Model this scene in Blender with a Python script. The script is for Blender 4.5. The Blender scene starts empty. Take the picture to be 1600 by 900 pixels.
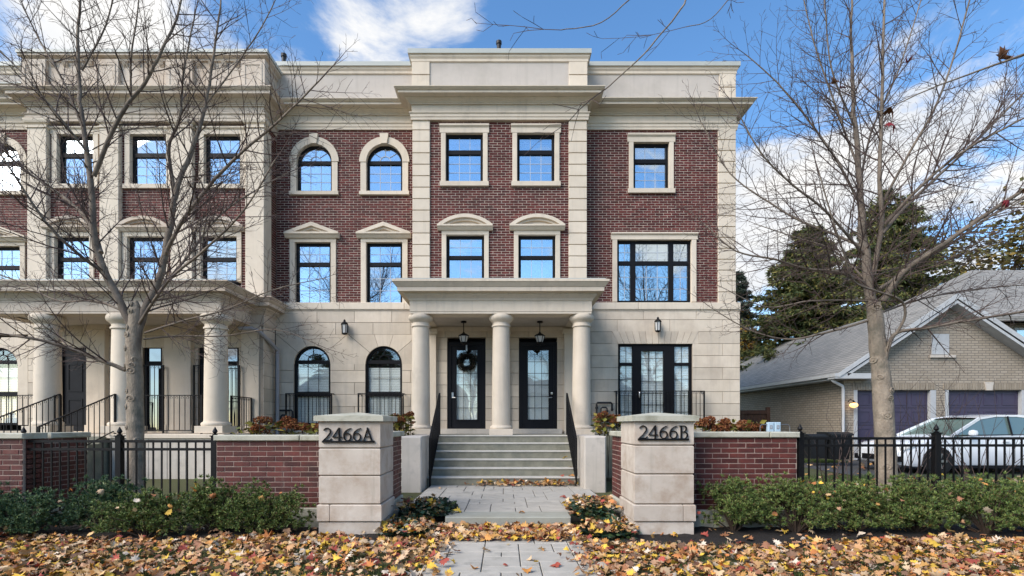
import bpy, math, random
import numpy as np
from mathutils import Vector, Matrix
R = math.radians
random.seed(7)
rng = np.random.default_rng(7)
scene = bpy.context.scene
COL = scene.collection

# ------------------------------------------------------------------ camera
F, CX, HY, HC = 798.0, 788.0, 663.0, 1.35      # focal length in photo pixels, vanishing point, eye height
cam_data = bpy.data.cameras.new('camera')
cam = bpy.data.objects.new('camera', cam_data)
COL.objects.link(cam)
cam.location = (0, 0, HC)
cam.rotation_euler = (R(90), 0, 0)
cam_data.sensor_width = 36
cam_data.lens = 36 * F / 1600
cam_data.shift_x = (800 - CX) / 1600
cam_data.shift_y = (HY - 450) / 1600
cam_data.clip_end = 3000
scene.camera = cam

# ------------------------------------------------------------------ sun and sky
SUN_EL, SUN_AZ = 40.0, -129.0                   # azimuth from +Y, clockwise seen from above: left and a little behind the viewer
sun_dir = Vector((math.cos(R(SUN_EL)) * math.sin(R(SUN_AZ)), math.cos(R(SUN_EL)) * math.cos(R(SUN_AZ)), math.sin(R(SUN_EL))))
sun_data = bpy.data.lights.new('sun', 'SUN')
sun_data.energy = 2.9
sun_data.angle = R(42)
sun_data.color = (1.0, 0.93, 0.85)
sun = bpy.data.objects.new('sun', sun_data)
COL.objects.link(sun)
sun.rotation_euler = (-sun_dir).to_track_quat('-Z', 'Y').to_euler()
sun.location = sun_dir * 60

world = bpy.data.worlds.new('World')
scene.world = world
world.use_nodes = True
wn, wl = world.node_tree.nodes, world.node_tree.links
for n in list(wn):
    wn.remove(n)
w_out = wn.new('ShaderNodeOutputWorld')
sky = wn.new('ShaderNodeTexSky')
sky.sky_type = 'NISHITA'
sky.sun_disc = False
sky.sun_elevation = R(SUN_EL)
sky.sun_rotation = R(SUN_AZ)
sky.air_density = 1.0
sky.dust_density = 0.3
sky.ozone_density = 1.4
bg_sky = wn.new('ShaderNodeBackground')
bg_sky.inputs[1].default_value = 0.15
hs = wn.new('ShaderNodeHueSaturation')
hs.inputs['Saturation'].default_value = 1.22
wl.new(sky.outputs[0], hs.inputs['Color'])
wl.new(hs.outputs[0], bg_sky.inputs[0])
bg_cl = wn.new('ShaderNodeBackground')
tc = wn.new('ShaderNodeTexCoord')
def wmath(op, a=None, b=None, c=None):
    n = wn.new('ShaderNodeMath')
    n.operation = op
    for i, v in enumerate((a, b, c)):
        if v is None:
            continue
        if isinstance(v, (int, float)):
            n.inputs[i].default_value = v
        else:
            wl.new(v, n.inputs[i])
    return n.outputs[0]
sepw = wn.new('ShaderNodeSeparateXYZ')
wl.new(tc.outputs['Generated'], sepw.inputs[0])
zz = wmath('ADD', wmath('MAXIMUM', sepw.outputs[2], 0.0), 0.22)
comb = wn.new('ShaderNodeCombineXYZ')
wl.new(wmath('DIVIDE', sepw.outputs[0], zz), comb.inputs[0])
wl.new(wmath('DIVIDE', sepw.outputs[1], zz), comb.inputs[1])
def wnoise(scale, detail, rough, off, dist=0.0):
    mp = wn.new('ShaderNodeMapping')
    mp.inputs['Location'].default_value = off
    wl.new(comb.outputs[0], mp.inputs[0])
    nz = wn.new('ShaderNodeTexNoise')
    nz.inputs['Scale'].default_value = scale
    nz.inputs['Detail'].default_value = detail
    nz.inputs['Roughness'].default_value = rough
    nz.inputs['Distortion'].default_value = dist
    wl.new(mp.outputs[0], nz.inputs['Vector'])
    return nz.outputs['Fac']
n_big = wmath('MULTIPLY_ADD', wnoise(1.5, 10.0, 0.62, (3.1, 1.7, 0.0), 0.6), 1.9, -.45)
n_tone = wnoise(3.0, 6.0, 0.55, (9.0, 4.0, 0.0))
# cloud banks: direction towards each, its half-width in degrees and its weight
banks = [((60, -40), 20, .22), ((290, -30), 11, .14), ((500, 40), 9, .06), ((600, 15), 8, .10), ((1230, 230), 11, .24), ((1500, 430), 20, .20),
         ((1190, 400), 9, .14), ((1560, 140), 9, .10), ((800, -60), 16, -.10), ((1000, 40), 12, -.16), ((1480, 270), 9, -.16), ((1180, 335), 5, -.14), ((1120, 50), 9, -.14), ((1330, 60), 8, -.06), ((400, 50), 6, -.30), ((240, 95), 5, -.10), ((660, 70), 6, .10), ((1420, 60), 7, .08)]
acc = n_big
for (bx_, by_), half, wgt in banks:
    d = Vector(((bx_ - CX) / F, 1.0, (HY - by_) / F)).normalized()
    vm = wn.new('ShaderNodeVectorMath')
    vm.operation = 'DOT_PRODUCT'
    wl.new(tc.outputs['Generated'], vm.inputs[0])
    vm.inputs[1].default_value = d
    mr = wn.new('ShaderNodeMapRange')
    mr.interpolation_type = 'SMOOTHSTEP'
    mr.inputs['From Min'].default_value = math.cos(R(half * 1.35))
    mr.inputs['From Max'].default_value = math.cos(R(half * 0.25))
    mr.inputs['To Min'].default_value = 0.0
    mr.inputs['To Max'].default_value = wgt
    wl.new(vm.outputs['Value'], mr.inputs['Value'])
    acc = wmath('ADD', acc, mr.outputs[0])
mrc = wn.new('ShaderNodeMapRange')
mrc.interpolation_type = 'SMOOTHSTEP'
mrc.inputs['From Min'].default_value = 0.56
mrc.inputs['From Max'].default_value = 0.80
wl.new(acc, mrc.inputs['Value'])
crm = wn.new('ShaderNodeValToRGB')
crm.color_ramp.elements[0].position = 0.33
crm.color_ramp.elements[0].color = (0.70, 0.76, 0.86, 1)
crm.color_ramp.elements[1].position = 0.60
crm.color_ramp.elements[1].color = (1.0, 0.99, 0.97, 1)
wl.new(n_tone, crm.inputs[0])
wl.new(crm.outputs[0], bg_cl.inputs[0])
bg_cl.inputs[1].default_value = 0.60
mixw = wn.new('ShaderNodeMixShader')
wl.new(mrc.outputs[0], mixw.inputs[0])
wl.new(bg_sky.outputs[0], mixw.inputs[1])
wl.new(bg_cl.outputs[0], mixw.inputs[2])
wl.new(mixw.outputs[0], w_out.inputs[0])

scene.view_settings.view_transform = 'Standard'
scene.view_settings.look = 'None'
scene.view_settings.gamma = 1.0
scene.view_settings.use_curve_mapping = False
scene.view_settings.exposure = 0.82
scene.render.engine = 'CYCLES'
scene.cycles.max_bounces = 6
scene.cycles.transparent_max_bounces = 12

# ------------------------------------------------------------------ helpers
def wx(x, D):
    return (x - CX) * D / F
def wz(y, D):
    return HC + (HY - y) * D / F
def P(x, y, D):
    return Vector((wx(x, D), D, wz(y, D)))

class MB:
    """collects shapes; build() links them as one mesh object"""
    def __init__(self):
        self.v, self.f = [], []
    def add(self, vs, fs):
        o = len(self.v)
        self.v.extend([tuple(p) for p in vs])
        self.f.extend([tuple(i + o for i in f) for f in fs])
        return self
    def box(self, x0, x1, y0, y1, z0, z1):
        return self.add([(x0, y0, z0), (x1, y0, z0), (x1, y1, z0), (x0, y1, z0), (x0, y0, z1), (x1, y0, z1), (x1, y1, z1), (x0, y1, z1)],
                        [(0, 3, 2, 1), (4, 5, 6, 7), (0, 1, 5, 4), (1, 2, 6, 5), (2, 3, 7, 6), (3, 0, 4, 7)])
    def cbox(self, x0, x1, y0, y1, z0, z1, c=.012):
        """box with chamfered front edges (front = low y) and top"""
        vs = [(x0 + c, y0, z0 + c), (x1 - c, y0, z0 + c), (x1 - c, y0, z1 - c), (x0 + c, y0, z1 - c),
              (x0, y0 + c, z0), (x1, y0 + c, z0), (x1, y0 + c, z1), (x0, y0 + c, z1),
              (x0, y1, z0), (x1, y1, z0), (x1, y1, z1), (x0, y1, z1)]
        fs = [(0, 1, 2, 3), (4, 5, 1, 0), (5, 6, 2, 1), (6, 7, 3, 2), (7, 4, 0, 3), (8, 9, 5, 4), (9, 10, 6, 5), (10, 11, 7, 6), (11, 8, 4, 7), (11, 10, 9, 8)]
        return self.add(vs, fs)
    def bar(self, a, b, w, h=None):
        """square bar from a to b"""
        h = h or w
        a, b = Vector(a), Vector(b)
        d = (b - a).normalized()
        s = d.cross(Vector((0, 0, 1)))
        s = Vector((1, 0, 0)) if s.length < 1e-4 else s.normalized()
        u = s.cross(d).normalized()
        vs = [p + s * (w / 2 * i) + u * (h / 2 * j) for p in (a, b) for i, j in ((-1, -1), (1, -1), (1, 1), (-1, 1))]
        return self.add(vs, [(0, 3, 2, 1), (4, 5, 6, 7), (0, 1, 5, 4), (1, 2, 6, 5), (2, 3, 7, 6), (3, 0, 4, 7)])
    def tube(self, pts, radii, n=6, cap=True):
        pts = [Vector(p) for p in pts]
        k = len(pts)
        if isinstance(radii, (int, float)):
            radii = [radii] * k
        ref = None
        vs = []
        for i, p in enumerate(pts):
            t = (pts[min(i + 1, k - 1)] - pts[max(i - 1, 0)])
            t = t.normalized() if t.length > 1e-9 else Vector((0, 0, 1))
            if ref is None:
                ref = Vector((1, 0, 0)) if abs(t.x) < .8 else Vector((0, 1, 0))
            s = (ref - t * ref.dot(t))
            s = s.normalized() if s.length > 1e-6 else t.orthogonal().normalized()
            ref = s
            u = t.cross(s)
            for j in range(n):
                a = 2 * math.pi * j / n
                vs.append(p + (s * math.cos(a) + u * math.sin(a)) * radii[i])
        fs = [(i * n + j, i * n + (j + 1) % n, (i + 1) * n + (j + 1) % n, (i + 1) * n + j) for i in range(k - 1) for j in range(n)]
        if cap:
            fs += [tuple(range(n - 1, -1, -1)), tuple((k - 1) * n + j for j in range(n))]
        return self.add(vs, fs)
    def lathe(self, c, prof, n=24, cap=True):
        """prof: (radius, z) rising, about a vertical axis through c"""
        vs = [(c[0] + r * math.cos(2 * math.pi * j / n), c[1] + r * math.sin(2 * math.pi * j / n), c[2] + z) for r, z in prof for j in range(n)]
        k = len(prof)
        fs = [(i * n + j, i * n + (j + 1) % n, (i + 1) * n + (j + 1) % n, (i + 1) * n + j) for i in range(k - 1) for j in range(n)]
        if cap:
            fs += [tuple(range(n - 1, -1, -1)), tuple((k - 1) * n + j for j in range(n))]
        return self.add(vs, fs)
    def prism(self, poly, y0, y1):
        """poly of (x, z), drawn out from y0 to y1"""
        n = len(poly)
        vs = [(x, y0, z) for x, z in poly] + [(x, y1, z) for x, z in poly]
        return self.add(vs, [tuple(range(n)), tuple(range(2 * n - 1, n - 1, -1))] + [(i, i + n, (i + 1) % n + n, (i + 1) % n) for i in range(n)])
    def xprism(self, prof, x0, x1):
        """prof of (y, z), drawn out from x0 to x1"""
        n = len(prof)
        vs = [(x0, y, z) for y, z in prof] + [(x1, y, z) for y, z in prof]
        return self.add(vs, [tuple(range(n)), tuple(range(2 * n - 1, n - 1, -1))] + [(i, i + n, (i + 1) % n + n, (i + 1) % n) for i in range(n)])
    def ring(self, outer, inner, y0, y1, closed=False):
        """band between two (x, z) lines of equal length"""
        n = len(outer)
        vs = [(x, y, z) for y in (y0, y1) for line in (outer, inner) for x, z in line]
        O0, I0, O1, I1 = 0, n, 2 * n, 3 * n
        fs = []
        for i in range(n if closed else n - 1):
            j = (i + 1) % n
            fs += [(O0 + i, O0 + j, I0 + j, I0 + i), (O1 + j, O1 + i, I1 + i, I1 + j), (O0 + j, O0 + i, O1 + i, O1 + j), (I0 + i, I0 + j, I1 + j, I1 + i)]
        if not closed:
            fs += [(O0, I0, I1, O1), (O0 + n - 1, O1 + n - 1, I1 + n - 1, I0 + n - 1)]
        return self.add(vs, fs)
    def sweep(self, path, prof, side=1):
        """moulding: prof of (out, z) carried along a plan path of (x, y); out is to the right of travel when side is 1"""
        m = len(path)
        nrm = []
        for i in range(m - 1):
            dx, dy = path[i + 1][0] - path[i][0], path[i + 1][1] - path[i][1]
            l = math.hypot(dx, dy)
            nrm.append((dy / l * side, -dx / l * side))
        vs = []
        for i in range(m):
            a, b = nrm[max(i - 1, 0)], nrm[min(i, m - 2)]
            d = 1 + a[0] * b[0] + a[1] * b[1]
            mx, my = (a[0] + b[0]) / d, (a[1] + b[1]) / d
            for o, z in prof:
                vs.append((path[i][0] + mx * o, path[i][1] + my * o, z))
        k = len(prof)
        fs = [(i * k + j, (i + 1) * k + j, (i + 1) * k + j + 1, i * k + j + 1) for i in range(m - 1) for j in range(k - 1)]
        return self.add(vs, fs)
    def mesh(self, name, mat=None, smooth=None):
        me = bpy.data.meshes.new(name)
        me.from_pydata(self.v, [], self.f)
        if mat:
            me.materials.append(mat)
        if smooth is not None:
            me.polygons.foreach_set('use_smooth', [True] * len(me.polygons))
            me.set_sharp_from_angle(angle=R(smooth))
        me.update()
        return me
    def build(self, name, mat, parent=None, smooth=None):
        return link(name, self.mesh(name, mat, smooth), parent)

def link(name, me, parent=None, loc=None):
    o = bpy.data.objects.new(name, me)
    COL.objects.link(o)
    if parent is not None:
        o.parent = parent
        if parent.type == 'EMPTY' and parent.get('_w'):
            o.matrix_parent_inverse = Matrix.Translation(-parent.location)
    if loc is not None:
        o.location = loc
    return o

def tag(o, label=None, cat=None, group=None, kind=None):
    if label: o['label'] = label
    if cat: o['category'] = cat
    if group: o['group'] = group
    if kind: o['kind'] = kind
    return o

ROOTS = []
def thing(name, label, cat, loc=(0, 0, 0), group=None, world_coords=True):
    """an Empty at a thing's base; its parts are given in world coordinates (or local ones)"""
    o = bpy.data.objects.new(name, None)
    o.empty_display_size = .2
    COL.objects.link(o)
    o.location = loc
    if world_coords:
        o['_w'] = 1
        ROOTS.append(o)
    return tag(o, label, cat, group)

def np_mesh(name, verts, tris, mat):
    me = bpy.data.meshes.new(name)
    nv, nt = len(verts), len(tris)
    me.vertices.add(nv)
    me.vertices.foreach_set('co', np.asarray(verts, dtype=np.float32).ravel())
    me.loops.add(nt * 3)
    me.loops.foreach_set('vertex_index', np.asarray(tris, dtype=np.int32).ravel())
    me.polygons.add(nt)
    me.polygons.foreach_set('loop_start', np.arange(0, nt * 3, 3, dtype=np.int32))
    me.polygons.foreach_set('loop_total', np.full(nt, 3, dtype=np.int32))
    me.materials.append(mat)
    me.update(calc_edges=True)
    return me

def copy_tree(o, parent=None):
    c = o.copy()
    COL.objects.link(c)
    c.parent = parent
    for ch in o.children:
        copy_tree(ch, c)
    return c

# ------------------------------------------------------------------ materials
def new_mat(name):
    m = bpy.data.materials.new(name)
    m.use_nodes = True
    return m, m.node_tree.nodes, m.node_tree.links, m.node_tree.nodes['Principled BSDF']

def surf(name, c1, c2=None, scale=6.0, rough=.8, bump=0.0, bscale=60.0, rnd=0.0, spec=.3, detail=6.0, stain=None, stain_scale=1.2, stain_lo=.5, stain_hi=.75, metallic=0.0, stretch=(1, 1, 1), ramp=None, streak=None, streak_lo=.52, streak_hi=.78):
    """procedural surface: two colours mixed by noise, brightness that differs from piece to piece, stains and fine relief"""
    m, n, l, b = new_mat(name)
    tcn = n.new('ShaderNodeTexCoord')
    geo = n.new('ShaderNodeNewGeometry')
    oi = n.new('ShaderNodeObjectInfo')
    mp = n.new('ShaderNodeMapping')
    mp.inputs['Scale'].default_value = stretch
    l.new(geo.outputs['Position'], mp.inputs[0])
    nz = n.new('ShaderNodeTexNoise')
    nz.inputs['Scale'].default_value = scale
    nz.inputs['Detail'].default_value = detail
    nz.inputs['Roughness'].default_value = .6
    l.new(mp.outputs[0], nz.inputs['Vector'])
    add = n.new('ShaderNodeMath'); add.operation = 'ADD'
    l.new(geo.outputs['Random Per Island'], add.inputs[0])
    l.new(oi.outputs['Random'], add.inputs[1])
    fr = n.new('ShaderNodeMath'); fr.operation = 'FRACT'
    l.new(add.outputs[0], fr.inputs[0])
    if ramp:
        cr = n.new('ShaderNodeValToRGB')
        cr.color_ramp.interpolation = 'CONSTANT'
        els = cr.color_ramp.elements
        els[0].position = 0; els[0].color = (*ramp[0], 1)
        els[1].position = 1 / len(ramp); els[1].color = (*ramp[1], 1)
        for i in range(2, len(ramp)):
            e = els.new(i / len(ramp)); e.color = (*ramp[i], 1)
        l.new(fr.outputs[0], cr.inputs[0])
        col = cr.outputs[0]
    else:
        mr = n.new('ShaderNodeMapRange')
        mr.inputs['From Min'].default_value = .3; mr.inputs['From Max'].default_value = .7
        l.new(nz.outputs['Fac'], mr.inputs['Value'])
        mx = n.new('ShaderNodeMix'); mx.data_type = 'RGBA'
        mx.inputs['A'].default_value = (*c1, 1); mx.inputs['B'].default_value = (*(c2 or c1), 1)
        l.new(mr.outputs[0], mx.inputs['Factor'])
        col = mx.outputs['Result']
    if stain:
        n2 = n.new('ShaderNodeTexNoise')
        n2.inputs['Scale'].default_value = stain_scale; n2.inputs['Detail'].default_value = 8; n2.inputs['Roughness'].default_value = .65
        l.new(geo.outputs['Position'], n2.inputs['Vector'])
        m2 = n.new('ShaderNodeMapRange')
        m2.inputs['From Min'].default_value = stain_lo; m2.inputs['From Max'].default_value = stain_hi
        l.new(n2.outputs['Fac'], m2.inputs['Value'])
        x2 = n.new('ShaderNodeMix'); x2.data_type = 'RGBA'
        l.new(m2.outputs[0], x2.inputs['Factor'])
        l.new(col, x2.inputs['A']); x2.inputs['B'].default_value = (*stain, 1)
        col = x2.outputs['Result']
    if streak:
        mps = n.new('ShaderNodeMapping'); mps.inputs['Scale'].default_value = (7, 7, .45)
        l.new(geo.outputs['Position'], mps.inputs[0])
        n5 = n.new('ShaderNodeTexNoise')
        n5.inputs['Scale'].default_value = 1.0; n5.inputs['Detail'].default_value = 7; n5.inputs['Roughness'].default_value = .7
        l.new(mps.outputs[0], n5.inputs['Vector'])
        m5 = n.new('ShaderNodeMapRange')
        m5.inputs['From Min'].default_value = streak_lo; m5.inputs['From Max'].default_value = streak_hi
        m5.inputs['To Max'].default_value = .75
        l.new(n5.outputs['Fac'], m5.inputs['Value'])
        x5 = n.new('ShaderNodeMix'); x5.data_type = 'RGBA'
        l.new(m5.outputs[0], x5.inputs['Factor'])
        l.new(col, x5.inputs['A']); x5.inputs['B'].default_value = (*streak, 1)
        col = x5.outputs['Result']
    if rnd:
        wnz = n.new('ShaderNodeTexWhiteNoise'); wnz.noise_dimensions = '1D'
        l.new(fr.outputs[0], wnz.inputs['W'])
        m3 = n.new('ShaderNodeMapRange')
        m3.inputs['To Min'].default_value = 1 - rnd; m3.inputs['To Max'].default_value = 1 + rnd
        l.new(wnz.outputs['Value'], m3.inputs['Value'])
        hv = n.new('ShaderNodeHueSaturation')
        l.new(m3.outputs[0], hv.inputs['Value'])
        l.new(col, hv.inputs['Color'])
        col = hv.outputs[0]
    l.new(col, b.inputs['Base Color'])
    b.inputs['Roughness'].default_value = rough
    b.inputs['Specular IOR Level'].default_value = spec
    b.inputs['Metallic'].default_value = metallic
    if bump:
        n4 = n.new('ShaderNodeTexNoise')
        n4.inputs['Scale'].default_value = bscale; n4.inputs['Detail'].default_value = 5
        l.new(mp.outputs[0], n4.inputs['Vector'])
        bp = n.new('ShaderNodeBump')
        bp.inputs['Strength'].default_value = bump; bp.inputs['Distance'].default_value = .02
        l.new(n4.outputs['Fac'], bp.inputs['Height'])
        l.new(bp.outputs[0], b.inputs['Normal'])
    return m

M = {}
M['brick'] = surf('maroon_brick', (.112, .023, .018), (.060, .014, .013), 9, .75, .25, 90, rnd=.34, spec=.25, stain=(.045, .016, .014), stain_scale=.8, stain_lo=.5, stain_hi=.8)
M['gbrick'] = surf('garden_brick', (.120, .028, .021), (.060, .018, .016), 5, .6, .3, 70, rnd=.34, streak=(.11, .07, .06), streak_lo=.58, spec=.35, stain=(.05, .025, .02), stain_scale=2.2, stain_lo=.52, stain_hi=.8)
M['mortar'] = surf('mortar', (.58, .48, .40), (.44, .36, .29), 1.5, .95, .3, 120)
M['gmortar'] = surf('garden_mortar', (.42, .32, .26), (.28, .20, .165), 4, .95, .3, 120)
M['stone'] = surf('cast_stone', (.64, .55, .44), (.58, .495, .39), 3, .85, .12, 150, rnd=.06, streak=(.44, .385, .315), stain=(.46, .39, .31), stain_scale=1.6, stain_lo=.55, stain_hi=.85)
M['ashlar'] = surf('limestone_ashlar', (.62, .535, .43), (.54, .46, .36), 2.4, .85, .12, 120, rnd=.11, streak=(.42, .36, .29), stain=(.42, .345, .27), stain_scale=1.1, stain_lo=.5, stain_hi=.85)
M['joint'] = surf('stone_joint', (.30, .26, .21), (.26, .22, .18), 20, .95)
M['stucco'] = surf('stucco', (.52, .465, .41), (.47, .42, .37), 2.2, .95, .35, 260, streak=(.40, .355, .31), stain=(.37, .33, .28), stain_scale=.9, stain_lo=.5, stain_hi=.9)
M['cap'] = surf('roof_metal_cap', (.42, .43, .39), (.38, .39, .36), 3, .45, spec=.4)
M['lcornice'] = surf('weathered_cornice', (.57, .49, .405), (.49, .415, .335), 3, .85, .12, 120, streak=(.36, .28, .21), stain=(.40, .29, .20), stain_scale=1.0, stain_lo=.45, stain_hi=.8)
M['frame'] = surf('black_window_frame', (.008, .008, .010), None, 10, .55, spec=.15)
M['door'] = surf('black_door_paint', (.007, .007, .009), (.009, .009, .012), 4, .5, spec=.18)
M['iron'] = surf('black_iron', (.004, .004, .005), (.008, .007, .007), 30, .5, .15, 200, spec=.2)
M['muntin'] = surf('window_grille', (.42, .46, .52), None, 10, .5)
M['blind'] = surf('white_blind', (.88, .88, .84), None, 10, .7)
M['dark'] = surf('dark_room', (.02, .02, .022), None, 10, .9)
M['concrete'] = surf('step_concrete', (.25, .24, .185), (.165, .16, .12), 5, .9, .3, 90, stain=(.14, .145, .12), stain_scale=3.0, stain_lo=.5, stain_hi=.75, rnd=.06)
M['tread'] = surf('step_nosing_concrete', (.52, .49, .43), (.43, .41, .36), 6, .9, .2, 90)
M['cheek'] = surf('pale_concrete', (.56, .50, .43), (.47, .42, .355), 2.5, .9, .2, 90, streak=(.36, .33, .28), stain=(.34, .31, .27), stain_scale=2.4, stain_lo=.55, stain_hi=.8)
M['pillar'] = surf('pillar_limestone', (.57, .505, .43), (.46, .39, .32), 2.6, .85, .22, 110, rnd=.07, streak=(.30, .265, .215), streak_lo=.55, streak_hi=.8, stain=(.37, .285, .215), stain_scale=3.4, stain_lo=.46, stain_hi=.72)
M['capstone'] = surf('weathered_capstone', (.47, .45, .37), (.38, .37, .29), 4, .9, .25, 80, stain=(.25, .24, .18), stain_scale=4, stain_lo=.5, stain_hi=.75)
M['paver'] = surf('grey_paver', (.44, .405, .35), (.36, .335, .285), 5, .85, .25, 60, rnd=.05, stain=(.20, .195, .17), stain_scale=3, stain_lo=.55, stain_hi=.8)
M['slab'] = surf('stone_slab', (.34, .34, .29), (.27, .26, .21), 3, .85, .25, 50)
M['sand'] = surf('joint_sand', (.075, .072, .06), (.05, .047, .04), 20, .95)
M['mulch'] = surf('black_mulch', (.012, .010, .009), (.030, .024, .020), 40, .95, 1.0, 60)
M['lawn'] = surf('lawn_soil', (.055, .075, .025), (.085, .070, .030), 7, .95, .8, 50)
M['asphalt'] = surf('asphalt_drive', (.055, .055, .056), (.075, .075, .075), 10, .9, .4, 150)
M['road'] = M['asphalt']
M['bark'] = surf('grey_bark', (.35, .285, .215), (.20, .16, .12), 9, .9, .8, 45, stretch=(1, 1, .55), stain=(.13, .12, .09), stain_scale=3.5, stain_lo=.5, stain_hi=.7)
M['twig'] = surf('twig_bark', (.105, .072, .060), (.065, .045, .040), 10, .85)
M['limb'] = surf('grey_limb_bark', (.26, .21, .16), (.14, .11, .085), 7, .9, .6, 45, stain=(.10, .08, .065), stain_scale=2.0, stain_lo=.45, stain_hi=.7)
M['yew'] = surf('yew_needles', (0, 0, 0), rough=.55, rnd=.25, spec=.3, ramp=[(.075, .125, .032), (.115, .175, .042), (.165, .225, .060), (.045, .085, .028), (.215, .245, .070), (.14, .11, .045)])
M['yewd'] = surf('dark_juniper_needles', (0, 0, 0), rough=.55, rnd=.25, spec=.3, ramp=[(.045, .095, .048), (.070, .130, .065), (.105, .170, .075), (.030, .065, .034), (.14, .19, .065)])
M['stem'] = surf('brown_stem', (.06, .04, .028), (.04, .028, .02), 20, .9)
M['spruce'] = surf('spruce_needles', (0, 0, 0), rough=.7, rnd=.3, spec=.15, ramp=[(.080, .105, .040), (.110, .130, .046), (.150, .150, .050), (.055, .075, .032), (.200, .170, .050)])
M['blue_spruce'] = surf('far_conifer_needles', (0, 0, 0), rough=.7, rnd=.3, spec=.15, ramp=[(.03, .045, .035), (.045, .06, .045), (.06, .075, .05)])
M['olive'] = surf('autumn_olive_leaves', (0, 0, 0), rough=.7, rnd=.3, spec=.15, ramp=[(.14, .11, .03), (.10, .095, .03), (.19, .13, .035), (.075, .075, .025)])
M['rust'] = surf('autumn_rust_leaves', (0, 0, 0), rough=.7, rnd=.3, spec=.15, ramp=[(.22, .12, .02), (.25, .17, .03), (.12, .05, .03), (.15, .13, .04)])
M['leaf'] = surf('fallen_leaf', (0, 0, 0), rough=.65, rnd=.36, spec=.25, ramp=[(.44, .24, .11), (.48, .22, .06), (.50, .29, .13), (.47, .33, .20), (.32, .14, .065), (.58, .36, .05), (.40, .23, .13), (.22, .10, .055), (.56, .46, .35), (.50, .27, .08), (.31, .065, .045), (.50, .32, .15), (.37, .21, .12), (.58, .37, .05), (.45, .17, .055), (.16, .09, .055), (.53, .38, .23), (.45, .27, .11)])
M['grass'] = surf('grass_blades', (0, 0, 0), rough=.6, rnd=.3, spec=.2, ramp=[(.05, .09, .02), (.07, .11, .03), (.10, .11, .035), (.04, .07, .02)])
M['vinca'] = surf('glossy_groundcover', (0, 0, 0), rough=.35, rnd=.35, spec=.4, ramp=[(.014, .034, .018), (.02, .05, .024), (.035, .06, .02), (.06, .055, .018), (.012, .028, .018)])
M['hydra_head'] = surf('dried_hydrangea', (0, 0, 0), rough=.8, rnd=.3, spec=.15, ramp=[(.20, .07, .03), (.26, .09, .03), (.14, .045, .025), (.30, .14, .05), (.17, .06, .03)])
M['hydra_leaf'] = surf('hydrangea_leaf', (0, 0, 0), rough=.6, rnd=.3, spec=.25, ramp=[(.12, .12, .02), (.20, .17, .03), (.07, .08, .02), (.16, .07, .03), (.28, .22, .04)])
M['wreath'] = surf('wreath_needles', (0, 0, 0), rough=.7, rnd=.3, ramp=[(.006, .010, .006), (.010, .013, .007), (.004, .006, .004)])
M['white'] = surf('white_paint', (.47, .475, .47), (.40, .40, .395), 4, .5)
M['purple'] = surf('purple_garage_door', (.060, .050, .088), (.050, .042, .075), 3, .45, spec=.4)
M['shingle'] = None
M['wood'] = surf('brown_fence_wood', (.12, .06, .035), (.08, .04, .025), 6, .8)
M['bin'] = surf('black_bin_plastic', (.012, .013, .014), None, 10, .5)
M['pale_blue'] = surf('pale_blue_plastic', (.45, .58, .66), (.40, .53, .62), 5, .5)
M['steel'] = surf('grey_steel', (.28, .28, .28), None, 10, .35, metallic=.7)
M['nickel'] = surf('satin_nickel', (.65, .63, .6), None, 10, .3, metallic=1.0)
M['pipe'] = surf('grey_downspout', (.33, .32, .33), (.29, .28, .29), 4, .5)
M['gas'] = surf('dark_gas_pipe', (.02, .02, .022), None, 10, .5)
M['tyre'] = surf('tyre_rubber', (.012, .012, .012), None, 10, .8)
M['lamp_glass'] = surf('frosted_lamp_glass', (.5, .5, .48), None, 10, .25, spec=.5)

def paint(name, col, rough=.2):
    m, n, l, b = new_mat(name)
    b.inputs['Base Color'].default_value = (*col, 1)
    b.inputs['Roughness'].default_value = rough
    b.inputs['Coat Weight'].default_value = .6
    b.inputs['Coat Roughness'].default_value = .05
    return m
M['car'] = paint('white_car_paint', (.80, .81, .82))

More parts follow.
